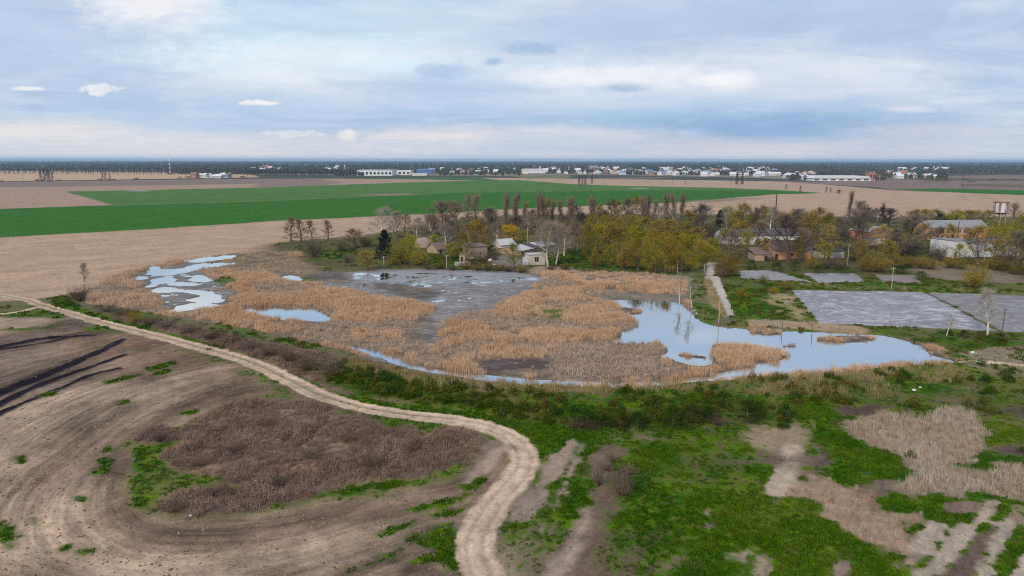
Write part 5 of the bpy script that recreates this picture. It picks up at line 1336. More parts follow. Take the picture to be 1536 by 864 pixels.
def wall_material(name, col, kind='plaster', stain=(.2, .17, .14)):
    m, nt, out = new_mat(name)
    g = N(nt)
    tc = g.node('ShaderNodeTexCoord').outputs['Object']
    n1 = g.noise(tc, .7, 6, .65); n2 = g.noise(tc, 6, 3, .6)
    x, y, z = g.sep(tc)
    k = g.maprange(g.math('ADD', g.math('MULTIPLY', n1, .6), g.math('MULTIPLY', n2, .4)), .3, .7, .72, 1.25)
    c = g.mix(1.0, col, g.xyz(k, k, k), 'MULTIPLY')
    c = g.mix(g.maprange(n1, .54, .66, 0, .75, True), c, stain)
    if kind == 'brick':
        b = g.node('ShaderNodeTexBrick'); g.put(b.inputs['Vector'], g.xyz(g.math('ADD', x, y), z, 0.))
        b.inputs['Scale'].default_value = 4.0; b.inputs['Mortar Size'].default_value = .03
        b.inputs['Color1'].default_value = (1, 1, 1, 1); b.inputs['Color2'].default_value = (.7, .66, .64, 1); b.inputs['Mortar'].default_value = (1.1, 1.1, 1.1, 1)
        c = g.mix(.8, c, b.outputs['Color'], 'MULTIPLY')
    if kind == 'panel':
        w = g.math('FRACT', g.math('DIVIDE', z, 1.05))
        ln = g.maprange(w, 0, .09, .45, 1)
        c = g.mix(1.0, c, g.xyz(ln, ln, ln), 'MULTIPLY')
    if kind == 'sheet':
        w = g.math('SINE', g.math('MULTIPLY', g.math('ADD', x, g.math('MULTIPLY', y, .001)), 9.))
        ln = g.maprange(w, -1, 1, .8, 1.1)
        c = g.mix(1.0, c, g.xyz(ln, ln, ln), 'MULTIPLY')
    g.bsdf(out, c, .9, g.bump(n2, .4, .05), .25)
    return m
W_WHITE = wall_material('white_panel_wall', (.66, .68, .72), 'panel', (.5, .5, .5))
W_CREAM = wall_material('whitewashed_wall', (.50, .46, .41), 'plaster', (.38, .33, .28))
W_GREY = wall_material('grey_wall', (.40, .41, .42), 'plaster', (.25, .24, .23))
W_ORANGE = wall_material('orange_brick_wall', (.58, .30, .185), 'brick', (.42, .27, .2))
W_RED = wall_material('red_brick_wall', (.46, .175, .115), 'brick', (.3, .14, .1))
W_TAN = wall_material('tan_brick_wall', (.42, .30, .22), 'brick', (.25, .19, .15))
W_PALE = wall_material('pale_block_wall', (.58, .60, .62), 'panel', (.36, .35, .34))
R_SLATE = wall_material('grey_slate_roof', (.25, .255, .27), 'sheet', (.16, .16, .155))
R_LIGHT = wall_material('pale_sheet_roof', (.50, .49, .50), 'sheet', (.3, .27, .25))
R_BROWN = wall_material('brown_tile_roof', (.19, .135, .115), 'sheet', (.1, .08, .07))
R_DARK = wall_material('tarred_roof', (.075, .072, .085), 'sheet', (.14, .13, .13))
M_TRIM = mat_plain('trim', (.55, .5, .45), .8, .2)

def building(name, label, pL, pR, height, depth, wall, roof, shape='gable', rise=2.0, openings=(), cat='building', over=.35, doors=()):
    """pL, pR: foot of the front wall in the photograph; openings/doors: (u0,u1,v0,v1) in metres along and up the front wall"""
    (x0, y0), (x1, y1) = gp(*pL), gp(*pR)
    w = math.hypot(x1 - x0, y1 - y0)
    o = empty(name, (x0, y0, min(ground_z(x0, y0), ground_z(x1, y1)) - .05), math.atan2(y1 - y0, x1 - x0))
    tag(o, label, cat)
    ops = [tuple(a) for a in openings] + [tuple(a) for a in doors]
    us = sorted({0, w, *[q for a in ops for q in a[:2]]}); vs = sorted({0, height, *[q for a in ops for q in a[2:]]})
    b = MB()
    for i in range(len(us) - 1):
        for j in range(len(vs) - 1):
            uc, vc = (us[i] + us[i + 1]) / 2, (vs[j] + vs[j + 1]) / 2
            if any(a[0] < uc < a[1] and a[2] < vc < a[3] for a in ops): continue
            b.quad((us[i], 0, vs[j]), (us[i + 1], 0, vs[j]), (us[i + 1], 0, vs[j + 1]), (us[i], 0, vs[j + 1]))
    for u0, u1, v0, v1 in ops:
        e = .22
        b.quad((u0, 0, v0), (u0, 0, v1), (u0, e, v1), (u0, e, v0)); b.quad((u1, 0, v1), (u1, 0, v0), (u1, e, v0), (u1, e, v1))
        b.quad((u0, 0, v1), (u1, 0, v1), (u1, e, v1), (u0, e, v1)); b.quad((u1, 0, v0), (u0, 0, v0), (u0, e, v0), (u1, e, v0))
    D = depth
    b.quad((w, 0, 0), (w, D, 0), (w, D, height), (w, 0, height))
    b.quad((w, D, 0), (0, D, 0), (0, D, height), (w, D, height))
    b.quad((0, D, 0), (0, 0, 0), (0, 0, height), (0, D, height))
    if shape == 'gable':       # ridge along the front
        b.quad((0, 0, height), (0, D / 2, height + rise), (0, D, height)); b.quad((w, 0, height), (w, D, height), (w, D / 2, height + rise))
    if shape == 'front_gable':
        b.quad((0, 0, height), (w, 0, height), (w / 2, 0, height + rise)); b.quad((w, D, height), (0, D, height), (w / 2, D, height + rise))
    b.build('wall', wall, o)
    r = MB(); t = .16
    if shape == 'gable':
        k = rise / (D / 2)
        for s in (0, 1):
            ya, yb_ = (-over, D / 2) if s == 0 else (D + over, D / 2)
            za, zb = height - over * k + .05, height + rise + .05
            r.v += [(-over, ya, za), (w + over, ya, za), (w + over, yb_, zb), (-over, yb_, zb), (-over, ya, za + t), (w + over, ya, za + t), (w + over, yb_, zb + t), (-over, yb_, zb + t)]
            n = len(r.v) - 8
            r.f += [tuple(n + i for i in f) for f in ((0, 3, 2, 1), (4, 5, 6, 7), (0, 1, 5, 4), (1, 2, 6, 5), (2, 3, 7, 6), (3, 0, 4, 7))]
    elif shape == 'front_gable':
        k = rise / (w / 2)
        for s in (0, 1):
            xa, xb = (-over, w / 2) if s == 0 else (w + over, w / 2)
            za, zb = height - over * k + .05, height + rise + .05
            r.v += [(xa, -over, za), (xb, -over, zb), (xb, D + over, zb), (xa, D + over, za), (xa, -over, za + t), (xb, -over, zb + t), (xb, D + over, zb + t), (xa, D + over, za + t)]
            n = len(r.v) - 8
            r.f += [tuple(n + i for i in f) for f in ((0, 3, 2, 1), (4, 5, 6, 7), (0, 1, 5, 4), (1, 2, 6, 5), (2, 3, 7, 6), (3, 0, 4, 7))]
    elif shape == 'shed':      # falls to the front
        r.v += [(-over, -over, height + .03), (w + over, -over, height + .03), (w + over, D + over, height + rise), (-over, D + over, height + rise)]
        r.v += [(a, c_, z + t) for a, c_, z in r.v[:4]]
        r.f += [(0, 3, 2, 1), (4, 5, 6, 7), (0, 1, 5, 4), (1, 2, 6, 5), (2, 3, 7, 6), (3, 0, 4, 7)]
    else:
        r.box(-.15, w + .15, -.15, D + .15, height + .01, height + .3)
    ro = r.build('roof', roof, o)
    for u0, u1, v0, v1 in openings:
        f = MB(); q = .1
        f.box(u0, u1, .12, .2, v0, v0 + q); f.box(u0, u1, .12, .2, v1 - q, v1); f.box(u0, u0 + q, .12, .2, v0 + q, v1 - q); f.box(u1 - q, u1, .12, .2, v0 + q, v1 - q)
        f.box((u0 + u1) / 2 - .04, (u0 + u1) / 2 + .04, .13, .19, v0 + q, v1 - q)
        wi = f.build('window', M_TRIM, o)
        g2 = MB(); g2.box(u0, u1, .21, .23, v0, v1); g2.build('pane', PANE, wi)
    for u0, u1, v0, v1 in doors:
        g2 = MB(); g2.box(u0, u1, .14, .2, v0, v1); g2.build('door', DARK, o)
    return o, w, ro

def dist(px, py): return math.hypot(*gp(px, py))
def m_per_px(px, py): return px_size(*gp(px, py))

# long ruined building
o, w, ro = building('ruined_building', 'long ruined grey white building with a dark collapsed roof behind the brick ruin', (1085, 367), (1200, 366), 4.4, 12, W_PALE, R_DARK, 'gable', 2.6,
                openings=[(a, a + 1.6, 1.4, 2.8) for a in (3, 7, 11, 22, 26, 30)], doors=[(16, 18.4, 0, 2.6)])
rb = MB()
for i in range(22):
    rb.box(.6 + i * w / 22, .6 + i * w / 22 + .18, -.3, -.12, 4.45, 4.6)
    rb.bar((.7 + i * w / 22, -.2, 4.75), (.7 + i * w / 22, 5.9, 7.35), .09, n=4)
rb.build('rafter', mat_plain('grey_beam', (.26, .25, .26), .9, .3), ro)
# brick ruin
building('brick_ruin', 'orange brick ruin with a brown roof behind the big dark trunked tree', (1158, 390), (1216, 389), 4.2, 10, W_ORANGE, R_BROWN, 'gable', 3.2, doors=[(1.2, 2.6, .2, 2.4)], openings=[(8, 9.4, 1.4, 2.8), (12, 13.2, 1.4, 2.8)])
building('brick_annexe', 'low roofless tan brick annexe joined at the left of the brick ruin', (1132, 391), (1158, 391), 2.6, 8, W_TAN, R_BROWN, 'shed', 1.8, doors=[(4, 5.2, 0, 2.1)])
building('grey_shed', 'low grey shed with a dark roof and dark openings under the big grey tree', (1228, 388), (1266, 387), 2.9, 8, W_GREY, R_DARK, 'shed', 1.5, openings=[(2.4, 3.9, .9, 2.1), (4.3, 5.6, .9, 2.1)])
building('brick_house', 'red brick gabled house with a grey slate roof and two dark windows', (1303, 361), (1334, 359.6), 4.6, 13, W_RED, R_SLATE, 'front_gable', 2.5, openings=[(4.2, 5.4, 2.6, 4.4), (7.2, 8.3, 2.6, 4.4)], doors=[(5.8, 6.8, .1, 2.2)])
building('pale_outhouse', 'small pale outhouse in front of the red brick house', (1303, 367), (1332, 366), 2.2, 5, W_CREAM, R_LIGHT, 'flat', openings=[(3, 4, .8, 1.7)])
hB = height_at(1436, 359, 340)
building('orange_building', 'long orange brick building with a row of windows and grey roof', (1391, 360.6), (1480, 359.4), hB, 11, W_ORANGE, R_SLATE, 'gable', 3.2,
         openings=[(a, a + 1.7, hB - 3.0, hB - .9) for a in (1.2, 4.2, 7.3, 10.4, 13.5, 16.6, 19.8, 23.0, 26.1)] + [(a, a + 1.7, .9, 2.6) for a in (4.2, 7.3, 13.5, 19.8, 23.0)], doors=[(10.4, 11.9, .1, 2.5)])
# white garage: tall block, long wing, low lean-to
hg = height_at(1446, 385, 360)
building('white_garage', 'white panelled garage block with a tall left part and a long wing', (1446, 386), (1528, 384), hg * .86, 14, W_WHITE, R_SLATE, 'flat', openings=[(15.4, 18.0, 2.3, 3.5)])
building('white_gatehouse', 'tall white panelled tower block at the left end of the garage', (1430, 387), (1447, 386.2), hg, 12, W_WHITE, R_SLATE, 'flat', doors=[(.3, 1.6, .0, 2.6)])
building('white_lean_to', 'low white lean-to wall at the far left of the garage', (1416, 384.6), (1429.6, 386.2), 2.6, 4, W_WHITE, R_SLATE, 'flat')
# village by the pond
building('white_hut', 'small whitewashed hut with one dark window at the pond shore', (793, 398), (818, 397), 4.0, 5, W_CREAM, R_LIGHT, 'flat', openings=[(2.4, 4.2, 1.2, 3.2)])
building('white_hut', 'pale annexe wall with bluish boards left of the whitewashed hut', (784, 397.6), (792.7, 398), 2.6, 4, W_WHITE, R_LIGHT, 'flat')
row_sheds = [(781, 384, 800, 380), (795, 381, 812, 377), (808, 378, 824, 375), (820, 376, 836, 373)]
for n, (a, b_, c_, d_) in enumerate(row_sheds):
    building('long_shed', 'low sheet roofed shed, %s of four under the yellow willow' % ('leftmost', 'second from the left', 'third from the left', 'rightmost')[n], (a, b_), (c_, d_), 2.0, 13, W_TAN, [R_LIGHT, R_DARK, R_LIGHT, R_SLATE][n], 'gable', 1.3, doors=[(1, 2, 0, 1.8)])
building('village_house', 'little house with a pale roof just behind the olive green shore tree', (752, 376), (774, 374), 2.4, 8, W_CREAM, R_LIGHT, 'gable', 2.2, openings=[(2, 3, .9, 1.9)])
building('dark_shed', 'dark roofed shed under the bare trees left of the birches', (656, 382), (672, 380), 2.2, 7, W_TAN, R_BROWN, 'gable', 2.4, doors=[(1.5, 2.6, 0, 1.9)])
building('brown_shed', 'small boxy brown shed on the shore beside the ruined wall', (689, 393), (698, 393), 2.9, 2.5, W_TAN, R_BROWN, 'flat', cat='shed', doors=[(.6, 1.4, .1, 2)])
o, w, ro = building('stone_ruin', 'roofless ruin of rough tan brick behind the small brown shed', (704, 390), (731, 388), 5.2, 6, W_TAN, R_BROWN, 'shed', .6, openings=[(2, 3, 1.5, 3), (5, 6, 1.5, 3)])
building('green_kiosk', 'small green painted kiosk by the pond shore', (706, 397), (713, 397), 2.2, 2, wall_material('green_paint', (.04, .16, .05)), R_LIGHT, 'flat', cat='kiosk', doors=[(.4, 1.1, .1, 1.8)])
building('grey_tank_house', 'low pale concrete box beside the green kiosk', (684, 400), (706, 399), 1.0, 3, CONC, CONC, 'flat', cat='concrete box')
# earth mound: root cellar
def mound(px, py, half_px, top, label, mat):
    x, y = gp(px, py); s = m_per_px(px, py) * half_px; h = height_at(px, py, top)
    V, Q = [], []
    for j in range(8):
        for i in range(20):
            a = 2 * math.pi * i / 20; q = 1 - j / 7.0
            k = s * (1 - (1 - q) ** 2) ** .5 if j < 7 else .02
            k = s * math.cos(j / 7 * math.pi / 2 * .98) * (1 + .1 * math.sin(3 * a + j))
            V.append((k * math.cos(a), k * .8 * math.sin(a), -.3 + (h + .3) * math.sin(j / 7 * math.pi / 2)))
    for j in range(7):
        for i in range(20):
            Q.append((j * 20 + i, j * 20 + (i + 1) % 20, (j + 1) * 20 + (i + 1) % 20, (j + 1) * 20 + i))
    o = link('earth_mound', mesh_np('earth_mound', V, np.array(Q), [mat], smooth=True)); o.location = (x, y, 0)
    tag(o, label, 'mound')
mound(636, 370, 16, 356, 'pale bare earth mound behind the yellow green willows', mat_plain('bare_earth', (.27, .205, .17), .95, .3, .8, bumpy=.6))

# water tower
def water_tower():
    x, y = gp(1498, 338); s = px_size(x, y)
    zt, zb = height_at(1498, 338, 303.5), height_at(1498, 338, 318.5)
    o = empty('water_tower', (x, y, 0)); rad = 10 * s
    m, nt, out = new_mat('rusty_white_tank'); g = N(nt)
    tc = g.node('ShaderNodeTexCoord').outputs['Object']; X_, Y_, Z_ = g.sep(tc)
    pn = g.noise(g.xyz(g.math('MULTIPLY', X_, .55), g.math('MULTIPLY', Y_, .55), g.math('MULTIPLY', Z_, .06)), 1.0, 4, .6)
    c = g.mix(g.maprange(pn, .47, .56, 0, 1, True), (.52, .58, .64), (.30, .12, .06))
    g.bsdf(out, c, .7, None, .3)
    b = MB(); b.bar((0, 0, zb), (0, 0, zt), rad, n=20); b.build('tank', m, o)
    b = MB(); b.bar((0, 0, zt), (0, 0, zt + .35), rad * 1.06, n=20); b.build('rim', mat_plain('rust', (.22, .1, .06), .9, .3), o)
    b = MB(); b.bar((0, 0, zb - 1.3), (0, 0, zb), rad * .35, rad * 1.0, n=20); b.build('tank_bottom', mat_plain('dark_paint', (.05, .07, .08), .8, .3), o)
    for k in range(6):
        a = k * math.pi / 3; b = MB(); b.bar((rad * .8 * math.cos(a), rad * .8 * math.sin(a), -.3), (rad * .8 * math.cos(a), rad * .8 * math.sin(a), zb - .35), .22, n=6); b.build('leg', CONC, o)
    tag(o, 'squat rusty white water tower rising over the trees at right', 'water tower')
water_tower()

# poles
def pole(px, yb, yt, label, r=.13, cross=True, mat=None, name='utility_pole', group=None):
    x, y = gp(px, yb); z = ground_z(x, y); h = height_at(px, yb, yt) - z
    o = empty(name, (x, y, z), .3); mt = mat or WOODP
    b = MB(); b.bar((0, 0, -.3), (0, 0, h), r, r * .7, 8); b.build('post', mt, o)
    if cross:
        b = MB(); b.box(-.8, .8, -.06, .06, h - .55, h - .43); b.build('crossarm', mt, o)
        for s in (-.7, .7):
            b = MB(); b.bar((s, 0, h - .43), (s, 0, h - .2), .05, .03, 6); b.build('insulator', CONC, o)
    tag(o, label, 'pole', group)
PALEW = mat_plain('weathered_wood', (.40, .37, .33), .9, .25, 3)
pole(1161, 352, 290, 'tall dark pole rising above the trees behind the ruined farm', .32, False, mat_plain('dark_iron', (.03, .026, .026), .8, .2), 'chimney_pole')
pole(670, 404, 382, 'pale utility pole on the shore left of the brown shed', .14, True, PALEW)
pole(576, 402, 384, 'pale utility pole on the shore in front of the spruce', .13, True, PALEW)
pole(628, 352, 333, 'dark utility pole at the field edge above the willows', .14, True)
pole(1016, 410, 390, 'pale utility pole at the right front of the olive clump', .14, True, PALEW)
pole(1078, 486, 446, 'pale post standing on the pond bank by the concrete path', .11, False, PALEW)
pole(1173, 498, 482, 'short grey stake in the pond edge left of the second stake', .07, False)
pole(1218, 500, 484, 'short grey stake in the pond edge below the light bed', .08, False)
pole(1337, 434, 400, 'thin pale utility pole between the upper drying beds', .11, True, PALEW)
pole(1503, 499, 461, 'dark utility pole right of the white bare tree', .13, True)
pole(1435, 366, 332, 'dark pole standing before the long orange building', .2, False, mat_plain('dark_pole', (.04, .035, .033), .85, .2))
pole(1271, 398, 366, 'thin pale pole in front of the big grey bare tree', .12, True, PALEW)
pole(1056, 412, 396, 'short pale post at the left of the farm lane', .1, False, PALEW)
pole(786, 404, 388, 'pale post left of the whitewashed hut', .12, False, PALEW)

# power pylons on the fields
def lattice(o, name, x0, w0, w1, h, mat, n=6, r=.16, y0=0.):
    b = MB()
    lev = [(i / n * h, w0 + (w1 - w0) * i / n) for i in range(n + 1)]
    for (za, wa), (zb, wb) in zip(lev[:-1], lev[1:]):
        ca = [(x0 + sx * wa / 2, y0 + sy * wa / 2, za) for sx, sy in ((-1, -1), (1, -1), (1, 1), (-1, 1))]
        cb = [(x0 + sx * wb / 2, y0 + sy * wb / 2, zb) for sx, sy in ((-1, -1), (1, -1), (1, 1), (-1, 1))]
        for i in range(4):
            j = (i + 1) % 4
            b.bar(ca[i], cb[i], r, n=4); b.bar(ca[i], cb[j], r * .6, n=4); b.bar(cb[i], cb[j], r * .6, n=4)
    return b.build(name, mat, o)
DKSTEEL = mat_plain('dark_steel', (.05, .048, .05), .7, .2, 2)
def pylon(px, yb, yt, label, thick=.34, portal=0):
    x, y = gp(px, yb); h = height_at(px, yb, yt)
    o = empty('power_pylon', (x, y, 0), .2)
    if portal:
        for s in (-1, 1): lattice(o, 'tower_leg', s * portal / 2, 3.2, 1.4, h, DKSTEEL, 6, thick)
        b = MB(); b.box(-portal * .75, portal * .75, -.4, .4, h * .8, h * .8 + .8); b.build('crossarm', DKSTEEL, o)
        for s in (-1, 1):
            b = MB(); b.bar((s * portal / 2, 0, h * .06), (-s * portal / 2, 0, h * .8), .25, n=4); b.build('brace', DKSTEEL, o)
    else:
        lattice(o, 'tower', 0, 3.0, 1.0, h, DKSTEEL, 7, thick)
        for k in (.72, .86):
            b = MB(); b.box(-3, 3, -.25, .25, h * k, h * k + .35); b.build('crossarm', DKSTEEL, o)
    tag(o, label, 'pylon')
pylon(868.5, 278, 262.5, 'dark lattice pylon, leftmost of the close trio on the green field', .24)
pylon(873.5, 278, 263, 'dark lattice pylon, middle of the close trio on the green field', .24)
pylon(878, 278, 263, 'dark lattice pylon, rightmost of the close trio on the green field', .26)
pylon(888, 275.5, 262.5, 'fainter lattice pylon just right of the close trio', .2)
pylon(1109, 276.5, 258, 'wide two legged lattice pylon on the tan field', .34, 10)
def far_pole(px, yb, yt, label): pole(px, yb, yt, label, .28, True, DKSTEEL, 'line_pole')
for px, yb, yt, l in ((792, 272.5, 257, 'thin line pole behind the green field left of the pylon trio'), (994, 279, 265, 'thin line pole on the tan field, left of three'), (1008, 278.5, 264, 'thin line pole on the tan field, middle of three'),
                      (1028, 278.5, 264, 'thin line pole on the tan field, right of three'), (1096, 277.5, 264, 'thin line pole close left of the wide pylon'), (1141, 271.5, 256, 'thin pale line pole before the town right of the wide pylon'),
                      (35, 271, 246, 'tall thin line pole on the far left field'), (1443, 284, 262, 'thin line pole on the fallow field at right')):
    far_pole(px, yb, yt, l)
def mast():
    x, y = gp(255.5, 262.5); h = height_at(255.5, 262.5, 229)
    o = empty('radio_mast', (x, y, 0))
    red, wht = mat_plain('mast_red', (.45, .10, .08), .7, .1), mat_plain('mast_white', (.7, .7, .7), .7, .1)
    n = 7
    for i in range(n):
        b = MB(); za, zb = h * .62 * i / n, h * .62 * (i + 1) / n
        wa, wb = 3.6 - 2.2 * i / n, 3.6 - 2.2 * (i + 1) / n
        for k in range(2):
            q0, q1 = za + (zb - za) * k / 2, za + (zb - za) * (k + 1) / 2
            w0, w1 = wa + (wb - wa) * k / 2, wa + (wb - wa) * (k + 1) / 2
            ca = [(sx * w0 / 2, sy * w0 / 2, q0) for sx, sy in ((-1, -1), (1, -1), (1, 1), (-1, 1))]; cb = [(sx * w1 / 2, sy * w1 / 2, q1) for sx, sy in ((-1, -1), (1, -1), (1, 1), (-1, 1))]
            for a in range(4):
                c_ = (a + 1) % 4
                b.bar(ca[a], cb[a], .2, n=4); b.bar(ca[a], cb[c_], .11, n=4)
        b.build('mast_section', red if i % 2 == 0 else wht, o)
    b = MB(); b.bar((0, 0, h * .6), (0, 0, h), .5, .25, 6); b.build('antenna', wht, o)
    tag(o, 'tall red and white lattice radio mast on the far left horizon', 'radio mast')
mast()

# ------------------------------------------------------------------ far town
def plain(name, c): return mat_plain(name, c, .85, .12, .3)
H_WALL = [plain('town_white', (.60, .60, .61)), plain('town_grey', (.45, .45, .47)), plain('town_cream', (.62, .55, .46)), plain('town_brick', (.36, .19, .15))]
H_ROOF = [plain('roof_white', (.60, .61, .64)), plain('roof_grey', (.28, .28, .3)), plain('roof_red', (.34, .13, .10)), plain('roof_blue', (.16, .28, .48)), plain('roof_brown', (.18, .12, .10))]
def town_mesh(w, d, h, rise, wall, roof):
    v = [(-w / 2, -d / 2, 0), (w / 2, -d / 2, 0), (w / 2, d / 2, 0), (-w / 2, d / 2, 0), (-w / 2, -d / 2, h), (w / 2, -d / 2, h), (w / 2, d / 2, h), (-w / 2, d / 2, h), (-w / 2, 0, h + rise), (w / 2, 0, h + rise)]
    e = .5
    v += [(-w / 2 - e, -d / 2 - e, h - .2), (w / 2 + e, -d / 2 - e, h - .2), (w / 2 + e, 0, h + rise + .25), (-w / 2 - e, 0, h + rise + .25), (w / 2 + e, d / 2 + e, h - .2), (-w / 2 - e, d / 2 + e, h - .2)]
    f = [(0, 1, 5, 4), (1, 2, 6, 9, 5), (2, 3, 7, 6), (3, 0, 4, 8, 7), (10, 11, 12, 13), (13, 12, 14, 15)]
    me = bpy.data.meshes.new('town_house'); me.from_pydata(v, [], f); me.materials.append(wall); me.materials.append(roof)
    me.polygons.foreach_set('material_index', [0, 0, 0, 0, 1, 1])
    return me
VAR = [('tiny white house with a white roof in the far town', 'far white roofed houses', town_mesh(12, 9, 4.5, 2.6, H_WALL[0], H_ROOF[0])),
       ('tiny white house with a grey roof in the far town', 'far white houses with grey roofs', town_mesh(11, 9, 5, 3, H_WALL[0], H_ROOF[1])),
       ('tiny cream house with a red roof in the far town', 'far cream houses with red roofs', town_mesh(11, 9, 5, 3.2, H_WALL[2], H_ROOF[2])),
       ('tiny pale house with a blue roof in the far town', 'far pale houses with blue roofs', town_mesh(13, 9, 4.5, 3, H_WALL[0], H_ROOF[3])),
       ('tiny brick house with a brown roof in the far town', 'far brick houses with brown roofs', town_mesh(10, 8, 4.5, 3, H_WALL[3], H_ROOF[4])),
       ('tiny grey house with a pale roof in the far town', 'far grey houses with pale roofs', town_mesh(14, 10, 4, 2.4, H_WALL[1], H_ROOF[0]))]
tr = random.Random(21)
def houses(n, x0, x1, y0, y1, w):
    for _ in range(n):
        k = tr.choices(range(6), w)[0]
        lab, grp, me = VAR[k]
        x, y = gp(tr.uniform(x0, x1), tr.uniform(y0, y1))
        o = link('town_house', me); o.location = (x, y, 0); o.rotation_euler = (0, 0, tr.choice([0, 0, .3, -.3, 1.57, .8]))
        s = tr.uniform(.95, 1.6); o.scale = (s, s, s * tr.uniform(.9, 1.2))
        tag(o, lab, 'house', grp)
houses(16, 375, 420, 251, 256, [3, 3, 2, 0, 2, 3])
houses(10, 488, 530, 251, 257, [5, 3, 2, 0, 1, 3])
houses(22, 640, 768, 251, 262, [3, 3, 3, 1, 3, 4])
houses(50, 768, 930, 251, 262, [4, 3, 4, 1, 4, 3])
houses(70, 920, 1060, 252, 263, [7, 5, 2, 2, 1, 4])
houses(66, 1050, 1180, 252, 265, [7, 5, 2, 4, 2, 4])
houses(14, 1180, 1230, 262, 268, [5, 3, 3, 1, 2, 3])
houses(14, 1330, 1370, 259, 268, [4, 3, 4, 0, 3, 3])
houses(12, 1340, 1450, 252, 256, [6, 3, 1, 1, 0, 3])
houses(9, 285, 345, 265.5, 267.5, [5, 2, 1, 0, 1, 4])
houses(4, 1385, 1400, 265, 267.5, [5, 2, 0, 1, 0, 1])
def hall(name, label, px0, px1, yb, yt, wall, roof, depth=60, rise=3, parts=0, cat='factory'):
    (x0, y0), (x1, y1) = gp(px0, yb), gp(px1, yb)
    w = x1 - x0; h = height_at((px0 + px1) / 2, yb, yt) - rise
    o = empty(name, (x0, y0, 0))
    b = MB(); b.box(0, w, 0, depth, -.3, h); b.build('wall', wall, o)
    b = MB()
    if rise > 2: b.prism([(-1, h), (w + 1, h), (w * .97, h + rise * .7), (w * .9, h + rise), (w * .1, h + rise), (w * .03, h + rise * .7)], -1, depth + 1)
    else: b.box(-.8, w + .8, -.8, depth + .8, h, h + rise)
    b.build('roof', roof, o)
    for k in range(parts):
        u = w * (k + .2) / parts; b = MB(); b.box(u, u + w * .55 / parts, -.25, -.05, h * .25, h * .7); b.build('window', PANE, o)
    tag(o, label, cat)
hall('white_factory', 'long white factory hall at the far edge of the green field', 536, 589, 263.5, 255, plain('factory_white', (.66, .70, .70)), H_ROOF[0], 70, 1.5, 9)
hall('white_factory', 'cream end hall joined at the right of the white factory', 590, 616, 262.5, 255.5, plain('factory_cream', (.70, .67, .60)), H_ROOF[0], 60, 1.5, 4)
hall('blue_hall', 'blue roofed hall right of the white factory', 625, 650, 259.5, 253.5, plain('hall_blue', (.09, .17, .38)), H_ROOF[3], 50, 3.2)
hall('white_shed', 'low white shed below the blue roofed hall', 618, 640, 263.5, 260, H_WALL[0], H_ROOF[0], 30, 1.2, cat='shed')
hall('white_shed', 'pale long low hall at the left of the far town', 783, 818, 260, 253.5, plain('hall_pale', (.62, .66, .70)), H_ROOF[0], 90, 3, cat='shed')
hall('white_warehouse', 'long white warehouse with a pale rounded roof at right', 1219, 1304, 271.5, 263.8, H_WALL[0], H_ROOF[0], 50, 4.5, 7, cat='warehouse')
hall('brick_works', 'dark red brick works tower beside the white warehouse', 1304, 1312, 271, 257, H_WALL[3], H_ROOF[4], 18, 1.2, 2)
hall('brick_works', 'lower pink brick hall right of the works tower', 1312, 1320, 270, 262, H_WALL[3], H_ROOF[2], 22, 1.2, 1)
hall('town_block', 'pinkish apartment block over the middle of the far town', 884, 897, 256, 248.5, plain('block_pink', (.48, .34, .30)), H_ROOF[1], 25, 1.2, 4, cat='apartment block')
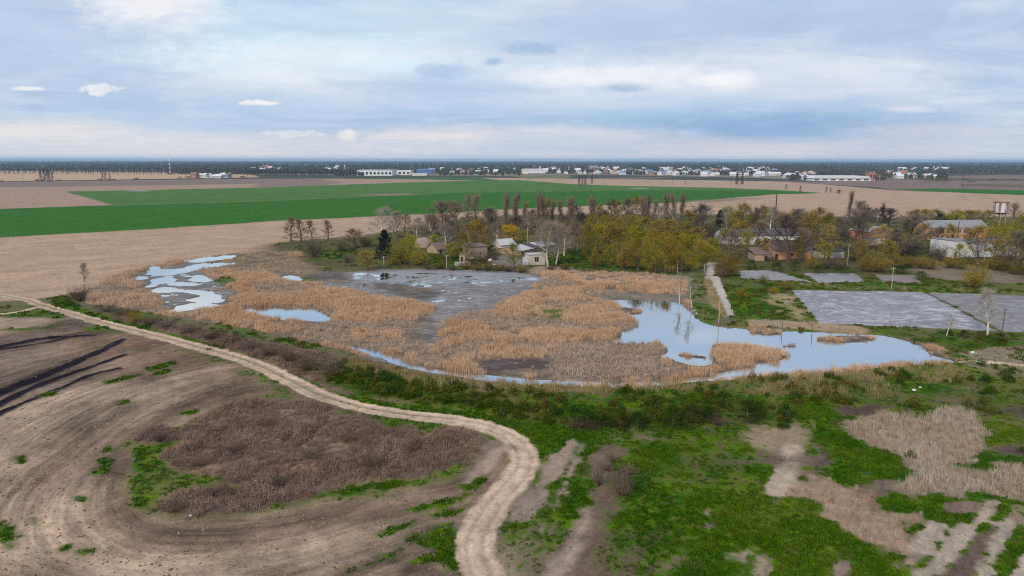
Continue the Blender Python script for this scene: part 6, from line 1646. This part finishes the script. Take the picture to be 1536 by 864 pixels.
def church():
    x, y = gp(1002.5, 257.5); h = height_at(1002.5, 257.5, 249)
    o = empty('white_church', (x, y, 0)); s = h / 20
    b = MB(); b.box(-9 * s, 9 * s, -8 * s, 8 * s, -.3, 9 * s); b.build('wall', H_WALL[0], o)
    b = MB(); b.bar((0, 0, 9 * s), (0, 0, 13 * s), 4.5 * s, 4.5 * s, 12); b.build('drum', H_WALL[0], o)
    b = MB()
    for i in range(4): b.bar((0, 0, (13 + i * 1.4) * s), (0, 0, (14.4 + i * 1.4) * s), [5, 4.7, 3.6, 1.9][i] * s, [4.7, 3.6, 1.9, .2][i] * s, 12)
    b.build('dome', H_ROOF[0], o)
    b = MB(); b.bar((0, 0, 18.4 * s), (0, 0, 20.5 * s), .2 * s, n=4); b.box(-.7 * s, .7 * s, -.15 * s, .15 * s, 19.4 * s, 19.8 * s); b.build('cross', STEEL, o)
    tag(o, 'white domed church among the white houses of the far town', 'church')
church()

# ------------------------------------------------------------------ small litter seen on the land
WH = mat_plain('pale_stone', (.68, .66, .63), .9, .2, 6)
def lump(px, py, size, label, name='pale_stone', cat='stone', mat=None):
    x, y = gp(px, py); z = ground_z(x, y); r = rng_(int(px * 7 + py))
    V, Q = [], []
    for j in range(6):
        for i in range(9):
            a = 2 * math.pi * i / 9; e = -.4 + j / 5 * 1.97
            k = size * (.75 + .5 * r.uniform())
            V.append((k * math.cos(a) * math.cos(e), k * math.sin(a) * math.cos(e) * .8, k * .6 * math.sin(e) + size * .15))
    for j in range(5):
        for i in range(9): Q.append((j * 9 + i, j * 9 + (i + 1) % 9, (j + 1) * 9 + (i + 1) % 9, (j + 1) * 9 + i))
    Q = np.array(Q)
    o = link(name, mesh_np(name, V, Q, [mat or WH])); o.location = (x, y, z); tag(o, label, cat)
lump(286, 774, .2, 'white bag lying at the lower edge of the weedy island', 'litter_bag', 'bag')
lump(518, 733, .16, 'white scrap lying at the lower right rim of the weedy island', 'litter_bag', 'bag')
lump(1371, 586, .35, 'pale stone on the bank above the dry grass patch')
lump(1380, 582, .28, 'smaller pale stone just right of the other on the bank')
lump(1459, 529, .4, 'white stone by the right tip of the pond')
lump(416, 661, .22, 'pale scrap of rubble in the middle of the weedy island')
lump(735, 391, .8, 'pale rubble block beside the green kiosk', 'rubble_block', 'rubble')
lump(741, 398, .7, 'pale rubble block on the shore left of the olive green tree', 'rubble_block', 'rubble')
